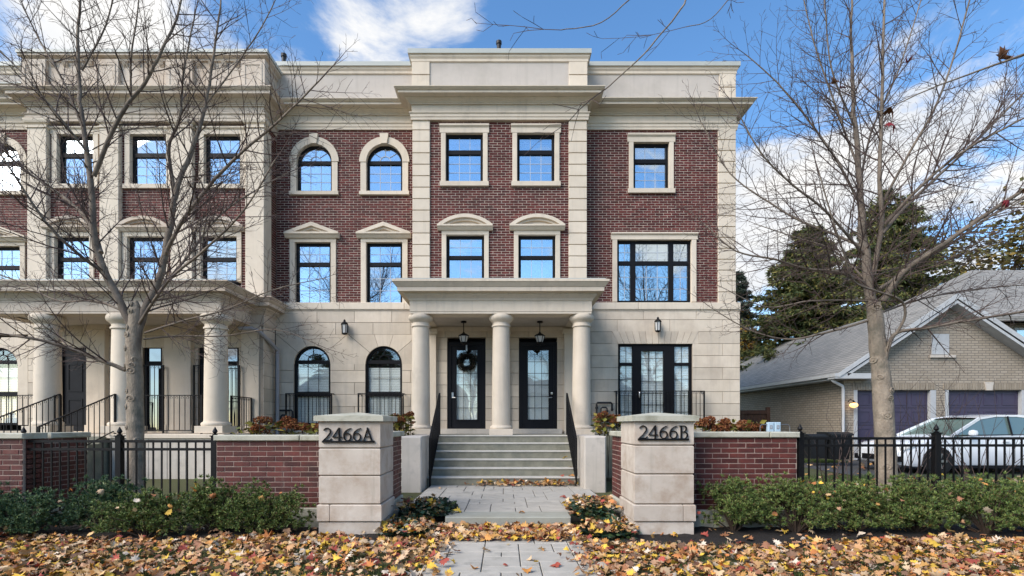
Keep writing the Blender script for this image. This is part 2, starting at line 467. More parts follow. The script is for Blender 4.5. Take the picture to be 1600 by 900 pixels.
def glassy(name, refl, tint, body, see=False, wave=.0):
    """window glass: a coated reflecting front over a dark room, or over what stands behind it"""
    m, n, l, b = new_mat(name)
    out = n['Material Output']
    n.remove(b)
    gl = n.new('ShaderNodeBsdfGlossy')
    gl.inputs['Color'].default_value = (*tint, 1)
    gl.inputs['Roughness'].default_value = .015
    if see:
        bd = n.new('ShaderNodeBsdfTransparent')
    else:
        bd = n.new('ShaderNodeBsdfDiffuse')
    bd.inputs['Color'].default_value = (*body, 1)
    if wave:
        geo = n.new('ShaderNodeNewGeometry')
        oi = n.new('ShaderNodeObjectInfo')
        wn1 = n.new('ShaderNodeTexWhiteNoise'); wn1.noise_dimensions = '1D'
        l.new(oi.outputs['Random'], wn1.inputs['W'])
        tl = n.new('ShaderNodeVectorMath'); tl.operation = 'MULTIPLY_ADD'
        l.new(wn1.outputs['Color'], tl.inputs[0]); tl.inputs[1].default_value = (.05, 0, .05); tl.inputs[2].default_value = (-.025, 0, -.025)
        tn = n.new('ShaderNodeVectorMath'); tn.operation = 'ADD'
        l.new(geo.outputs['Normal'], tn.inputs[0]); l.new(tl.outputs[0], tn.inputs[1])
        nz = n.new('ShaderNodeTexNoise')
        nz.inputs['Scale'].default_value = 1.3; nz.inputs['Detail'].default_value = 1
        l.new(geo.outputs['Position'], nz.inputs['Vector'])
        bp = n.new('ShaderNodeBump')
        bp.inputs['Strength'].default_value = wave; bp.inputs['Distance'].default_value = .02
        l.new(nz.outputs['Fac'], bp.inputs['Height'])
        l.new(tn.outputs[0], bp.inputs['Normal'])
        l.new(bp.outputs[0], gl.inputs['Normal'])
    mx = n.new('ShaderNodeMixShader')
    mx.inputs[0].default_value = refl
    l.new(bd.outputs[0], mx.inputs[1]); l.new(gl.outputs[0], mx.inputs[2])
    l.new(mx.outputs[0], out.inputs[0])
    return m
M['glass'] = glassy('coated_window_glass', .56, (.86, .95, 1.0), (.80, .86, .90), see=True, wave=.25)
M['porch_glass'] = glassy('shaded_door_glass', .28, (.9, .96, 1.0), (.02, .022, .026), wave=.25)
M['clear'] = glassy('clear_window_glass', .13, (.95, .98, 1.0), (.95, .97, .97), see=True, wave=.3)
M['car_glass'] = glassy('tinted_car_glass', .22, (.85, 1.0, .95), (.12, .17, .15))

def brick_tex(name, c1, c2, mort, scale, bw, rh, squash=1.0, vertical=False):
    """far brickwork whose pieces are only a few pixels wide: brick pattern with relief on the material"""
    m, n, l, b = new_mat(name)
    geo = n.new('ShaderNodeNewGeometry')
    sp = n.new('ShaderNodeSeparateXYZ'); l.new(geo.outputs['Position'], sp.inputs[0])
    ad = n.new('ShaderNodeMath'); ad.operation = 'ADD'
    l.new(sp.outputs[0], ad.inputs[0]); l.new(sp.outputs[1], ad.inputs[1])
    cb = n.new('ShaderNodeCombineXYZ')
    l.new(ad.outputs[0], cb.inputs[0]); l.new(sp.outputs[2], cb.inputs[1])
    br = n.new('ShaderNodeTexBrick')
    br.inputs['Color1'].default_value = (*c1, 1); br.inputs['Color2'].default_value = (*c2, 1); br.inputs['Mortar'].default_value = (*mort, 1)
    br.inputs['Scale'].default_value = scale
    br.inputs['Mortar Size'].default_value = .010
    br.inputs['Brick Width'].default_value = bw; br.inputs['Row Height'].default_value = rh
    l.new(cb.outputs[0], br.inputs['Vector'])
    l.new(br.outputs['Color'], b.inputs['Base Color'])
    b.inputs['Roughness'].default_value = .9
    bp = n.new('ShaderNodeBump'); bp.invert = True
    bp.inputs['Strength'].default_value = .7; bp.inputs['Distance'].default_value = .01
    l.new(br.outputs['Fac'], bp.inputs['Height']); l.new(bp.outputs[0], b.inputs['Normal'])
    return m
M['nbrick'] = brick_tex('buff_brick', (.37, .31, .24), (.31, .255, .19), (.17, .145, .115), 1.0, .24, .082)
M['shingle'] = brick_tex('grey_shingles', (.30, .28, .25), (.22, .21, .19), (.12, .115, .10), 1.0, .30, .085)
# ------------------------------------------------------------------ ground, path, drive
def sstep(a, b, t):
    t = min(1, max(0, (t - a) / (b - a)))
    return t * t * (3 - 2 * t)
def gz(x, y):
    z = -.152 + .152 * sstep(7.6, 8.6, y)
    if -3.5 < x < 3.5 and 7.6 < y < 16:
        z -= .07
    if x > 4:
        z += .13 * sstep(9, 16, y) * sstep(4, 8, x)
    return z
def ground_sheet():
    xs = [-900, -300, -120, -60, -30] + [-20 + i * 1.0 for i in range(61)] + [60, 120, 300, 900]
    ys = [-900, -300, -100, -50, -25, -12, -8] + [-4 + i * .5 for i in range(56)] + [26, 30, 40, 70, 150, 400, 1200]
    vs = [(x, y, gz(x, y) - (.03 if 4.5 < y < 7.4 else 0)) for y in ys for x in xs]
    w = len(xs)
    fs = [(j * w + i, j * w + i + 1, (j + 1) * w + i + 1, (j + 1) * w + i) for j in range(len(ys) - 1) for i in range(w - 1)]
    o = MB().add(vs, fs).build('ground', M['lawn'], smooth=60)
    tag(o, 'leaf strewn lawn in front of the brick garden walls', 'lawn', kind='structure')
ground_sheet()
# the street behind the viewer
tag(MB().box(-120, 120, -14.5, -6.5, -.40, -.13).build('road', M['road']), 'asphalt street behind the viewer', 'road', kind='structure')

# mulch beds: a bumpy low sheet under the shrubs
def mulch_bed(x0, x1, y0f, y1, label):
    nx, ny = int((x1 - x0) / .10), 16
    vs = []
    for j in range(ny + 1):
        for i in range(nx + 1):
            x = x0 + (x1 - x0) * i / nx
            ya = y0f(x)
            y = ya + (y1 - ya) * j / ny
            e = min(1, j / 2)
            vs.append((x, y, -.18 + e * (.035 + random.uniform(0, .022))))
    w = nx + 1
    fs = [(j * w + i, j * w + i + 1, (j + 1) * w + i + 1, (j + 1) * w + i) for j in range(ny) for i in range(nx)]
    o = MB().add(vs, fs).build('mulch_bed', M['mulch'])
    tag(o, label, 'mulch', kind='structure')
mulch_bed(-9.2, -.93, lambda x: 6.55 + .10 * math.sin(x * 1.7) + (.1 if x < -2 else -.12), 8.3, 'black mulch bed under the hedge and around the left gate pillar')
mulch_bed(1.12, 9.4, lambda x: 6.25 + .12 * math.sin(x * 1.3 + 1) + .10 * max(0, x - 2.5), 8.3, 'black mulch bed under the hedge and around the right gate pillar')

def pave(name, label, x0, x1, y0, y1, z, unit, mask=None):
    """a modular pattern of stone pavers, each its own piece, over a sunk bed of joint sand"""
    root = MB().box(x0 - .02, x1 + .02, y0 - .02, y1 + .02, z - .16, z - .012).build(name, M['sand'])
    tag(root, label, 'path', kind='structure')
    nx, ny = int(round((x1 - x0) / unit)), int(round((y1 - y0) / unit))
    used = [[False] * nx for _ in range(ny)]
    cache = {}
    for j in range(ny):
        for i in range(nx):
            if used[j][i]:
                continue
            opts = [(2, 1), (3, 2), (2, 2), (1, 1), (3, 1), (2, 2), (3, 2)]
            random.shuffle(opts)
            for a, b in opts + [(1, 1)]:
                if i + a <= nx and j + b <= ny and all(not used[j + q][i + p] for p in range(a) for q in range(b)):
                    break
            for q in range(b):
                for p in range(a):
                    used[j + q][i + p] = True
            if mask and not mask(x0 + (i + a / 2) * unit, y0 + (j + b / 2) * unit):
                continue
            g = .011
            if (a, b) not in cache:
                w, d = a * unit - g, b * unit - g
                c = .006
                vs = [(-w / 2, -d / 2, -.05), (w / 2, -d / 2, -.05), (w / 2, d / 2, -.05), (-w / 2, d / 2, -.05),
                      (-w / 2, -d / 2, -c), (w / 2, -d / 2, -c), (w / 2, d / 2, -c), (-w / 2, d / 2, -c),
                      (-w / 2 + c, -d / 2 + c, 0), (w / 2 - c, -d / 2 + c, 0), (w / 2 - c, d / 2 - c, 0), (-w / 2 + c, d / 2 - c, 0)]
                fs = [(0, 1, 5, 4), (1, 2, 6, 5), (2, 3, 7, 6), (3, 0, 4, 7), (4, 5, 9, 8), (5, 6, 10, 9), (6, 7, 11, 10), (7, 4, 8, 11), (8, 9, 10, 11)]
                cache[(a, b)] = MB().add(vs, fs).mesh('paver', M['paver'])
            o = link('paver', cache[(a, b)], root, (x0 + (i + a / 2) * unit, y0 + (j + b / 2) * unit, z + random.uniform(-.003, .003)))
            o.rotation_euler = (random.uniform(-.004, .004), random.uniform(-.004, .004), random.uniform(-.004, .004))
    return root
pave('path', 'grey modular stone path between the brick side walls below the steps', -1.62, 1.78, 7.90, 11.24, 0.0, .2)
pave('path', 'lower grey stone path half covered by fallen leaves', -.86, 1.0, 2.9, 7.26, -.148, .207)
slab = MB().cbox(-.86, .97, 7.42, 7.885, -.17, .002, .012).build('stone_step', M['slab'])
tag(slab, 'long single stone slab step crossing the path', 'step')

tag(MB().add([(8.6, 11.6, .075), (60, 11.6, .075), (60, 16.9, .15), (8.6, 16.9, .15)], [(0, 1, 2, 3)]).build('driveway', M['asphalt']), 'grey driveway in front of the purple garage doors', 'driveway', kind='structure')

# ------------------------------------------------------------------ masonry
def subtract(a, b, cuts):
    segs = [(a, b)]
    for c in cuts:
        if not c:
            continue
        nxt = []
        for s, e in segs:
            if c[1] <= s or c[0] >= e:
                nxt.append((s, e))
            else:
                if c[0] > s: nxt.append((s, c[0]))
                if c[1] < e: nxt.append((c[1], e))
        segs = nxt
    return segs
def rect_cut(x0, x1, z0, z1):
    return lambda z: (x0, x1) if z0 < z < z1 else None
def arch_cut(cx, hw, z0, zs):
    def f(z):
        if z < z0: return None
        if z <= zs: return (cx - hw, cx + hw)
        if z - zs >= hw: return None
        h = math.sqrt(hw * hw - (z - zs) ** 2)
        return (cx - h, cx + h)
    return f

class Face:
    """a vertical wall face: u runs along it, n points out of it"""
    def __init__(self, origin, u, n):
        self.o, self.u, self.n = Vector(origin), Vector(u), Vector(n)
    def pt(self, a, out, z):
        return self.o + self.u * a + self.n * out + Vector((0, 0, z))
    def box(self, mb, a0, a1, n0, n1, z0, z1, c=0.0):
        p = self.pt
        if not c:
            vs = [p(a0, n1, z0), p(a1, n1, z0), p(a1, n0, z0), p(a0, n0, z0), p(a0, n1, z1), p(a1, n1, z1), p(a1, n0, z1), p(a0, n0, z1)]
            return mb.add(vs, [(0, 3, 2, 1), (4, 5, 6, 7), (0, 1, 5, 4), (1, 2, 6, 5), (2, 3, 7, 6), (3, 0, 4, 7)])
        vs = [p(a0 + c, n1, z0 + c), p(a1 - c, n1, z0 + c), p(a1 - c, n1, z1 - c), p(a0 + c, n1, z1 - c),
              p(a0, n1 - c, z0), p(a1, n1 - c, z0), p(a1, n1 - c, z1), p(a0, n1 - c, z1), p(a0, n0, z0), p(a1, n0, z0), p(a1, n0, z1), p(a0, n0, z1)]
        return mb.add(vs, [(0, 1, 2, 3), (4, 5, 1, 0), (5, 6, 2, 1), (6, 7, 3, 2), (7, 4, 0, 3), (8, 9, 5, 4), (9, 10, 6, 5), (10, 11, 7, 6), (11, 8, 4, 7)])

def front(D):
    return Face((0, D, 0), (1, 0, 0), (0, -1, 0))

BR = dict(course=.0722, length=.240, joint=.0155, proud=.006)
GB = dict(course=.0745, length=.243, joint=.0115, proud=.006)
_brick_cache = {}
def brickwork(face, a0, a1, z0, z1, cuts, parent, singles=0, spec=BR, mat='brick', mortar='mortar', depth=.25, order=None, stuff_mb=None):
    """mortar core with recessed joints and a running bond of bricks; the first `singles` bricks (in `order`) are pieces of their own"""
    ch, L, j, pr = spec['course'], spec['length'], spec['joint'], spec['proud']
    rows = int(round((z1 - z0) / ch))
    ch = (z1 - z0) / rows
    core = MB()
    bricks = []
    for k in range(rows):
        zb = z0 + k * ch
        zm = zb + ch / 2
        segs = subtract(a0, a1, [c(zm) for c in cuts])
        off = (L / 2 if k % 2 else 0) + random.uniform(-.008, .008)
        for s, e in segs:
            face.box(core, s, e, -depth, 0, zb, zb + ch)
            i = math.floor((s - a0 - off) / L)
            while True:
                b0 = a0 + off + i * L
                if b0 >= e: break
                p, q = max(b0, s) + j / 2, min(b0 + L, e) - j / 2
                if q - p > .025:
                    bricks.append((p, q, zb + j / 2, zb + ch - j / 2))
                i += 1
    wall = core.build('wall', M[mortar], parent)
    if order:
        bricks.sort(key=order)
    for (p, q, b0, b1) in bricks[:singles]:
        w, h = round(q - p, 3), round(b1 - b0, 4)
        key = (w, h, tuple(face.u), tuple(face.n), mat, pr)
        if key not in _brick_cache:
            mb = MB()
            f0 = Face((0, 0, 0), face.u, face.n)
            f0.box(mb, -w / 2, w / 2, -.03, pr, -h / 2, h / 2, .003 if spec is GB else 0)
            _brick_cache[key] = mb.mesh('brick', M[mat])
        link('brick', _brick_cache[key], wall, face.pt((p + q) / 2, random.uniform(-.003, .003), (b0 + b1) / 2))
    rest = bricks[singles:]
    if rest:
        mb = stuff_mb if stuff_mb is not None else MB()
        for (p, q, b0, b1) in rest:
            o = random.uniform(-.003, .003)
            pp = face.pt
            vs = [pp(p, pr + o, b0), pp(q, pr + o, b0), pp(q, pr + o, b1), pp(p, pr + o, b1), pp(p, -.01, b0), pp(q, -.01, b0), pp(q, -.01, b1), pp(p, -.01, b1)]
            mb.add(vs, [(0, 1, 2, 3), (4, 5, 1, 0), (5, 6, 2, 1), (6, 7, 3, 2), (7, 4, 0, 3)])
        if stuff_mb is None:
            o = mb.build('brickwork', M[mat], parent)
            o['kind'] = 'stuff'
    return wall

def ashlar(face, a0, a1, z0, z1, course, length, cuts, parent, depth=.3, phase=0.0, mat='ashlar', gap=.011):
    """coursed stone blocks, each a piece, proud of recessed joints"""
    rows = max(1, int(round((z1 - z0) / course)))
    ch = (z1 - z0) / rows
    core = MB()
    out = []
    for k in range(rows):
        zb = z0 + k * ch
        segs = subtract(a0, a1, [c(zb + ch / 2) for c in cuts])
        off = phase + (length / 2 if k % 2 else 0)
        for s, e in segs:
            face.box(core, s + .004, e - .004, -depth, -.016, zb, zb + ch)
            pts = [s]
            i = math.floor((s - a0 - off) / length)
            while True:
                b = a0 + off + i * length
                if b >= e: break
                if b > s + .2 and b < e - .2: pts.append(b)
                i += 1
            pts.append(e)
            for p, q in zip(pts, pts[1:]):
                out.append((p + gap / 2, q - gap / 2, zb + gap / 2, zb + ch - gap / 2))
    wall = core.build('wall', M['joint'], parent)
    for p, q, b0, b1 in out:
        mb = MB()
        face.box(mb, p, q, -.05, random.uniform(-.002, .002), b0, b1, .004)
        mb.build('stone_block', M[mat], wall)
    return wall

def quoin_pilaster(x0, x1, D, proud, z0, z1, h, parent, side_depth=.5, gap=.022):
    """rusticated pilaster: stone blocks with deep grooves on a core"""
    core = MB().box(x0 + .025, x1 - .025, D - proud + .028, D + side_depth - .01, z0, z1).build('pilaster', M['stone'], parent)
    n = max(1, int(round((z1 - z0) / h)))
    for i in range(n):
        a, b = z0 + (z1 - z0) * i / n, z0 + (z1 - z0) * (i + 1) / n
        MB().cbox(x0, x1, D - proud, D + side_depth, a + gap / 2, b - gap / 2, .008).build('quoin_block', M['stone'], core)
    return core

# ------------------------------------------------------------------ windows
def rect_loop(x0, x1, z0, z1):
    return [(x0, z0), (x1, z0), (x1, z1), (x0, z1)]
def arch_loop(cx, hw, z0, zs, n=20):
    return [(cx - hw, z0), (cx + hw, z0)] + [(cx + hw * math.cos(math.pi * i / n), zs + hw * math.sin(math.pi * i / n)) for i in range(n + 1)]

def blind(parent, x0, x1, z0, z1, y, step=.05):
    mb = MB()
    z = z0
    while z < z1:
        mb.add([(x0, y, z), (x1, y, z), (x1, y + .010, z + .046), (x0, y + .010, z + .046)], [(0, 1, 2, 3)])
        z += step
    o = mb.build('blind', M['blind'], parent)
    o['kind'] = 'stuff'

def cell(frame, x0, x1, z0, z1, y, cols, rows, glass='glass', mm='muntin', mw=.014):
    """one pane with its grille"""
    MB().box(x0 - .01, x1 + .01, y, y + .008, z0 - .01, z1 + .01).build('pane', M[glass], frame)
    if cols > 1 or rows > 1:
        mb = MB()
        for i in range(1, cols):
            x = x0 + (x1 - x0) * i / cols
            mb.box(x - mw / 2, x + mw / 2, y - .010, y - .002, z0, z1)
        for k in range(1, rows):
            z = z0 + (z1 - z0) * k / rows
            mb.box(x0, x1, y - .0095, y - .0025, z - mw / 2, z + mw / 2)
        mb.build('grille', M[mm], frame)

def rect_window(parent, x0, x1, z0, z1, D, transom=None, mull=(), grid=None, glass='glass', t=.075, recess=.07, light_strip=False, name='window', mm='muntin', blinds=False, mats='frame'):
    """black framed window in an opening: frame, mullions, panes and grilles"""
    y0, y1 = D + recess, D + recess + .09
    fr = MB().ring(rect_loop(x0, x1, z0, z1), rect_loop(x0 + t, x1 - t, z0 + t * .8, z1 - t), y0, y1, True)
    zs = [z0 + t * .8, z1 - t]
    xs = [x0 + t, x1 - t]
    edges_z = [(zs[0], zs[1])]
    if transom:
        for (ta, tb) in transom:
            fr.box(x0 + t, x1 - t, y0 - .006, y1 - .01, ta, tb)
        lv = [zs[0]] + [v for tb in transom for v in tb] + [zs[1]]
        edges_z = [(lv[i], lv[i + 1]) for i in range(0, len(lv), 2)]
    edges_x = [(xs[0], xs[1])]
    if mull:
        for (ma, mb_) in mull:
            fr.box(ma, mb_, y0 - .004, y1 - .012, zs[0], zs[1])
        lv = [xs[0]] + [v for mb_ in mull for v in mb_] + [xs[1]]
        edges_x = [(lv[i], lv[i + 1]) for i in range(0, len(lv), 2)]
    frame = fr.build(name, M[mats], parent)
    for i, (a, b) in enumerate(edges_x):
        for k, (c, d) in enumerate(edges_z):
            g = grid(i, k) if grid else (1, 1)
            cell(frame, a, b, c, d, y0 + .045, g[0], g[1], glass, mm)
    if glass == 'glass' and random.random() < .75:          # a blind drawn part of the way down behind the glass
        blind(frame, x0 + .05, x1 - .05, z1 - (z1 - z0) * random.uniform(.12, .5), z1 - .03, y0 + .10)
    if blinds:
        blind(frame, x0 + .04, x1 - .04, z0 + .03, z1 - .03, y0 + .07)
    return frame

def arch_window(parent, cx, hw, z0, zs, D, bars, grids, glass='glass', recess=.07, t=.065, rays=4, blinds_to=None, mm='muntin'):
    """round headed window: frame, fanlight with rays, panes below"""
    y0, y1 = D + recess, D + recess + .09
    n = 20
    frm = MB().ring(arch_loop(cx, hw, z0, zs, n), arch_loop(cx, hw - t, z0 + t, zs, n), y0, y1, True)
    for a, b in bars:
        frm.box(cx - hw + t * .9, cx + hw - t * .9, y0 - .006, y1 - .01, a, b)
    frame = frm.build('window', M['frame'], parent)
    yg = y0 + .045
    top = bars[-1][1]
    r = hw - t
    # fanlight pane
    poly = []
    for i in range(n + 1):
        a = math.pi * i / n
        poly.append((cx + (r + .01) * math.cos(a), max(top - .01, zs + (r + .01) * math.sin(a))))
    MB().prism(poly + ([(cx - r - .01, top - .01), (cx + r + .01, top - .01)] if top < zs - .02 else []), yg, yg + .008).build('pane', M[glass], frame)
    gr = MB()
    r0 = r * .36
    for i in range(1, rays):
        a = math.pi * i / rays
        gr.bar((cx + r0 * math.cos(a), yg - .006, top + r0 * math.sin(a)), (cx + r * .99 * math.cos(a), yg - .006, max(top, zs + (r) * math.sin(a) * .97)), .02, .012)
    arc = [(cx + r0 * math.cos(math.pi * i / 10), top + r0 * math.sin(math.pi * i / 10)) for i in range(11)]
    arc2 = [(cx + (r0 - .022) * math.cos(math.pi * i / 10), top + (r0 - .022) * math.sin(math.pi * i / 10)) for i in range(11)]
    gr.ring(arc, arc2, yg - .014, yg - .003)
    gr.build('fan_grille', M[mm], frame)
    zl = [z0 + t] + [v for b in bars for v in b]
    for k in range(len(bars)):
        g = grids[k]
        cell(frame, cx - hw + t, cx + hw - t, zl[2 * k], zl[2 * k + 1], yg, g[0], g[1], glass, mm)
    if blinds_to:
        blind(frame, cx - hw + .05, cx + hw - .05, z0, blinds_to, y0 + .07)
    return frame

def trim_rect(parent, ox0, ox1, z0, z1, D, jw, lint=None, sill=None, proud=.05, crown=True):
    """stone surround: two jambs, a lintel with a crown, a sill; the pieces run back into the opening as its reveal"""
    for a, b in ((ox0 - jw, ox0), (ox1, ox1 + jw)):
        MB().cbox(a, b, D - proud, D + .17, z0, z1, .006).build('jamb', M['stone'], parent)
    zt = z1 + (lint or jw)
    prof = [(D + .17, z1), (D - proud - .005, z1), (D - proud - .005, z1 + (zt - z1) * .62)]
    if crown:
        prof += [(D - proud - .035, z1 + (zt - z1) * .74), (D - proud - .05, z1 + (zt - z1) * .8), (D - proud - .05, zt), (D + .02, zt + .01)]
    else:
        prof += [(D - proud - .005, zt), (D + .02, zt)]
    prof += [(D + .17, z1 + .08)]
    MB().xprism(prof, ox0 - jw - (.04 if crown else 0), ox1 + jw + (.04 if crown else 0)).build('lintel', M['stone'], parent)
    if sill:
        MB().xprism([(D + .17, z0), (D - proud - .04, z0 - .012), (D - proud - .04, z0 - sill), (D + .03, z0 - sill)], ox0 - jw - .03, ox1 + jw + .03).build('sill', M['stone'], parent)

def pediment_tri(parent, x0, x1, zb, za, D):
    """triangular head: base cornice, raking cornice and sunk tympanum"""
    h = za - zb
    ped = MB().xprism([(D, zb), (D - .10, zb), (D - .16, zb + h * .16), (D - .20, zb + h * .22), (D - .20, zb + h * .33), (D, zb + h * .36)], x0, x1).build('pediment', M['stone'], parent)
    cx = (x0 + x1) / 2
    zr = zb + h * .33
    w = x1 - x0
    o = [(x0, zr), (cx, za), (x1, zr)]
    i1 = [(x0 + w * .17, zr), (cx, za - h * .26), (x1 - w * .17, zr)]
    i2 = [(x0 + w * .28, zr), (cx, za - h * .42), (x1 - w * .28, zr)]
    MB().ring(o, i1, D - .19, D).build('raking_cornice', M['stone'], ped)
    MB().ring([(x0 + w * .15, zr), (cx, za - h * .24), (x1 - w * .15, zr)], i2, D - .12, D).build('raking_cornice', M['stone'], ped)
    MB().prism(i2, D - .06, D).build('tympanum', M['stone'], ped)
def pediment_seg(parent, x0, x1, zb, za, D, mat='stone'):
    """segmental head: base cornice, two curved bands and a sunk tympanum"""
    h = za - zb
    ped = MB().xprism([(D, zb), (D - .10, zb), (D - .16, zb + h * .14), (D - .20, zb + h * .2), (D - .20, zb + h * .3), (D, zb + h * .33)], x0, x1).build('pediment', M[mat], parent)
    cx, w, zr = (x0 + x1) / 2, (x1 - x0) / 2, zb + h * .30
    def arc(w_, h_, n=16):
        rr = (w_ * w_ + h_ * h_) / (2 * h_)
        a = math.asin(min(1, w_ / rr))
        return [(cx + rr * math.sin(-a + 2 * a * i / n), zr + h_ - rr + rr * math.cos(-a + 2 * a * i / n)) for i in range(n + 1)]
    H = h * .70
    MB().ring(arc(w, H), arc(w * .80, H * .68), D - .19, D).build('curved_cornice', M[mat], ped)
    MB().ring(arc(w * .82, H * .70), arc(w * .66, H * .44), D - .12, D).build('curved_cornice', M[mat], ped)
    MB().prism(arc(w * .66, H * .44), D - .06, D).build('tympanum', M[mat], ped)

def trim_arch(parent, cx, hw, z0, zs, D, jw, aw, key_h, sill):
    """jambs, round arch band with imposts, keystone and sill"""
    for s in (-1, 1):
        a, b = sorted((cx + s * hw, cx + s * (hw + jw)))
        MB().cbox(a, b, D - .05, D + .17, z0, zs - .005, .006).build('jamb', M['stone'], parent)
    n = 24
    def ar(r, ext):
        return [(cx + r * math.cos(math.pi * i / n), zs + r * math.sin(math.pi * i / n)) for i in range(n + 1)]
    MB().ring(ar(hw + aw, 0), ar(hw, 0), D - .065, D + .17).build('arch_band', M['stone'], parent)
    kw = .085
    MB().prism([(cx - kw, zs + hw - .01), (cx + kw, zs + hw - .01), (cx + kw * 1.55, zs + hw + aw + key_h), (cx - kw * 1.55, zs + hw + aw + key_h)], D - .11, D + .1).build('keystone', M['stone'], parent)
    MB().xprism([(D + .17, z0), (D - .09, z0 - .012), (D - .09, z0 - sill), (D + .03, z0 - sill)], cx - hw - jw - .03, cx + hw + jw + .03).build('sill', M['stone'], parent)
# ------------------------------------------------------------------ the townhouse with the two front doors
DW, DC = 15.10, 14.60                 # brick face of the side walls and of the projecting middle bay
TH = thing('townhouse', 'brick townhouse with two black front doors behind a three column stone portico', 'townhouse', (-.1, DC + 2, 0))
XL = wx(432, DW)                      # where the neighbour's bay meets the left wall
XR = wx(1155, DW)
PXL0, PXL1, PXR0, PXR1 = wx(645, DC), wx(672, DC), wx(888.5, DC), wx(916.5, DC)
QX0, QX1 = wx(1121, DW), wx(1148.5, DW)
z_belt1, z_belt0 = wz(474, DW), wz(486, DW)
z_bt = wz(203, DW)                    # top of the brick on the side walls
z_btc = wz(187, DC)
fW, fC = front(DW), front(DC)

# third floor, left: two round headed windows
arches = []
for c, hw in ((491.5, 27.7), (601.0, 28.2)):
    cx, h = wx(c, DW), hw * DW / F
    z0, zs = wz(299.5, DW), wz(226, DW) - h
    arches.append((cx, h, z0, zs))
    trim_arch(TH, cx, h, z0, zs, DW, .17, .205, .075, .115)
    arch_window(TH, cx, h, z0, zs, DW, [(wz(255.5, DW), wz(250, DW))], [(3, 3)])
jx = .17
cutsA = [arch_cut(cx, h + jx - .02, z0 - .10, zs) for cx, h, z0, zs in arches]
# second floor, left: two windows under triangular heads
for x0, x1 in ((461.5, 517.5), (572.5, 629)):
    a, b = wx(x0, DW), wx(x1, DW)
    z0, z1 = wz(475, DW), wz(379, DW)
    trim_rect(TH, a, b, z0, z1, DW, .155, lint=.13, crown=False)
    pediment_tri(TH, wx((x0 + x1) / 2 - 42, DW), wx((x0 + x1) / 2 + 42, DW), wz(373.5, DW), wz(350, DW), DW)
    rect_window(TH, a, b, z0, z1, DW, transom=[(wz(415, DW), wz(409, DW))], grid=lambda i, k: (3, 2) if k else (3, 3))
    cutsA.append(rect_cut(a - .13, b + .13, z0 - .2, z1 + .12))
thin = MB()
brickwork(fW, XL, PXL0 + .05, z_belt1 - .01, z_bt, cutsA, TH, stuff_mb=thin)

# middle bay: windows, pilasters
cutsC = []
for x0, x1 in ((696.6, 754.7), (808, 866.6)):
    a, b = wx(x0, DC), wx(x1, DC)
    z0, z1 = wz(284.4, DC), wz(208.7, DC)
    trim_rect(TH, a, b, z0, z1, DC, .135, lint=.235, sill=.14)
    rect_window(TH, a, b, z0, z1, DC, transom=[(wz(239.5, DC), wz(233, DC))], grid=lambda i, k: (3, 1) if k else (3, 3))
    cutsC.append(rect_cut(a - .11, b + .11, z0 - .08, z1 + .2))
z_pt = 4.86
for x0, x1 in ((697.5, 756.7), (810, 868)):
    a, b = wx(x0, DC), wx(x1, DC)
    z0, z1 = z_pt - .12, wz(367.5, DC)
    trim_rect(TH, a, b, z0, z1, DC, .13, lint=.12, crown=False)
    pediment_seg(TH, wx((x0 + x1) / 2 - 43, DC), wx((x0 + x1) / 2 + 43, DC), wz(361, DC), wz(338, DC), DC)
    rect_window(TH, a, b, z0 - .3, z1, DC, transom=[(wz(404, DC), wz(398.5, DC))], grid=lambda i, k: (3, 2) if k else (3, 3))
    cutsC.append(rect_cut(a - .11, b + .11, z0 - .4, z1 + .11))
brickwork(fC, PXL1, PXR0, z_pt - .3, z_btc, cutsC, TH, singles=300, order=lambda t: t[2] + abs(t[0]) * .01)
for a, b in ((PXL0, PXL1), (PXR0, PXR1)):
    quoin_pilaster(a, b, DC, .06, z_pt - .35, z_btc, .318, TH, side_depth=.62)

# right wall
cutsR = []
a, b = wx(989.4, DW), wx(1045, DW)
z0, z1 = wz(295.4, DW), wz(223, DW)
trim_rect(TH, a, b, z0, z1, DW, .135, lint=.235, sill=.14)
rect_window(TH, a, b, z0, z1, DW, transom=[(wz(253.5, DW), wz(247, DW))], grid=lambda i, k: (3, 1) if k else (3, 3))
cutsR.append(rect_cut(a - .11, b + .11, z0 - .08, z1 + .2))
a, b = wx(964, DW), wx(1080, DW)
z0, z1 = wz(472, DW), wz(375, DW)
trim_rect(TH, a, b, z0, z1, DW, .14, lint=.20)
rect_window(TH, a, b, z0, z1, DW, transom=[(wz(413, DW), wz(407, DW))], mull=[(wx(986, DW), wx(994, DW)), (wx(1046, DW), wx(1053.5, DW))],
            grid=lambda i, k: ((1, 1), (1, 1), (1, 1))[i] if False else ((3, 2) if i == 1 and k else (3, 3) if i == 1 else (2, 2) if k else (2, 3)))
cutsR.append(rect_cut(a - .11, b + .11, z0 - .2, z1 + .17))
brickwork(fW, PXR1 - .05, QX0 + .01, z_belt1 - .01, z_bt, cutsR, TH, stuff_mb=thin)
o = thin.build('brickwork', M['brick'], TH)
o['kind'] = 'stuff'
quoin_pilaster(QX0, QX1, DW, .06, z_belt1, z_bt, .318, TH, side_depth=.5)

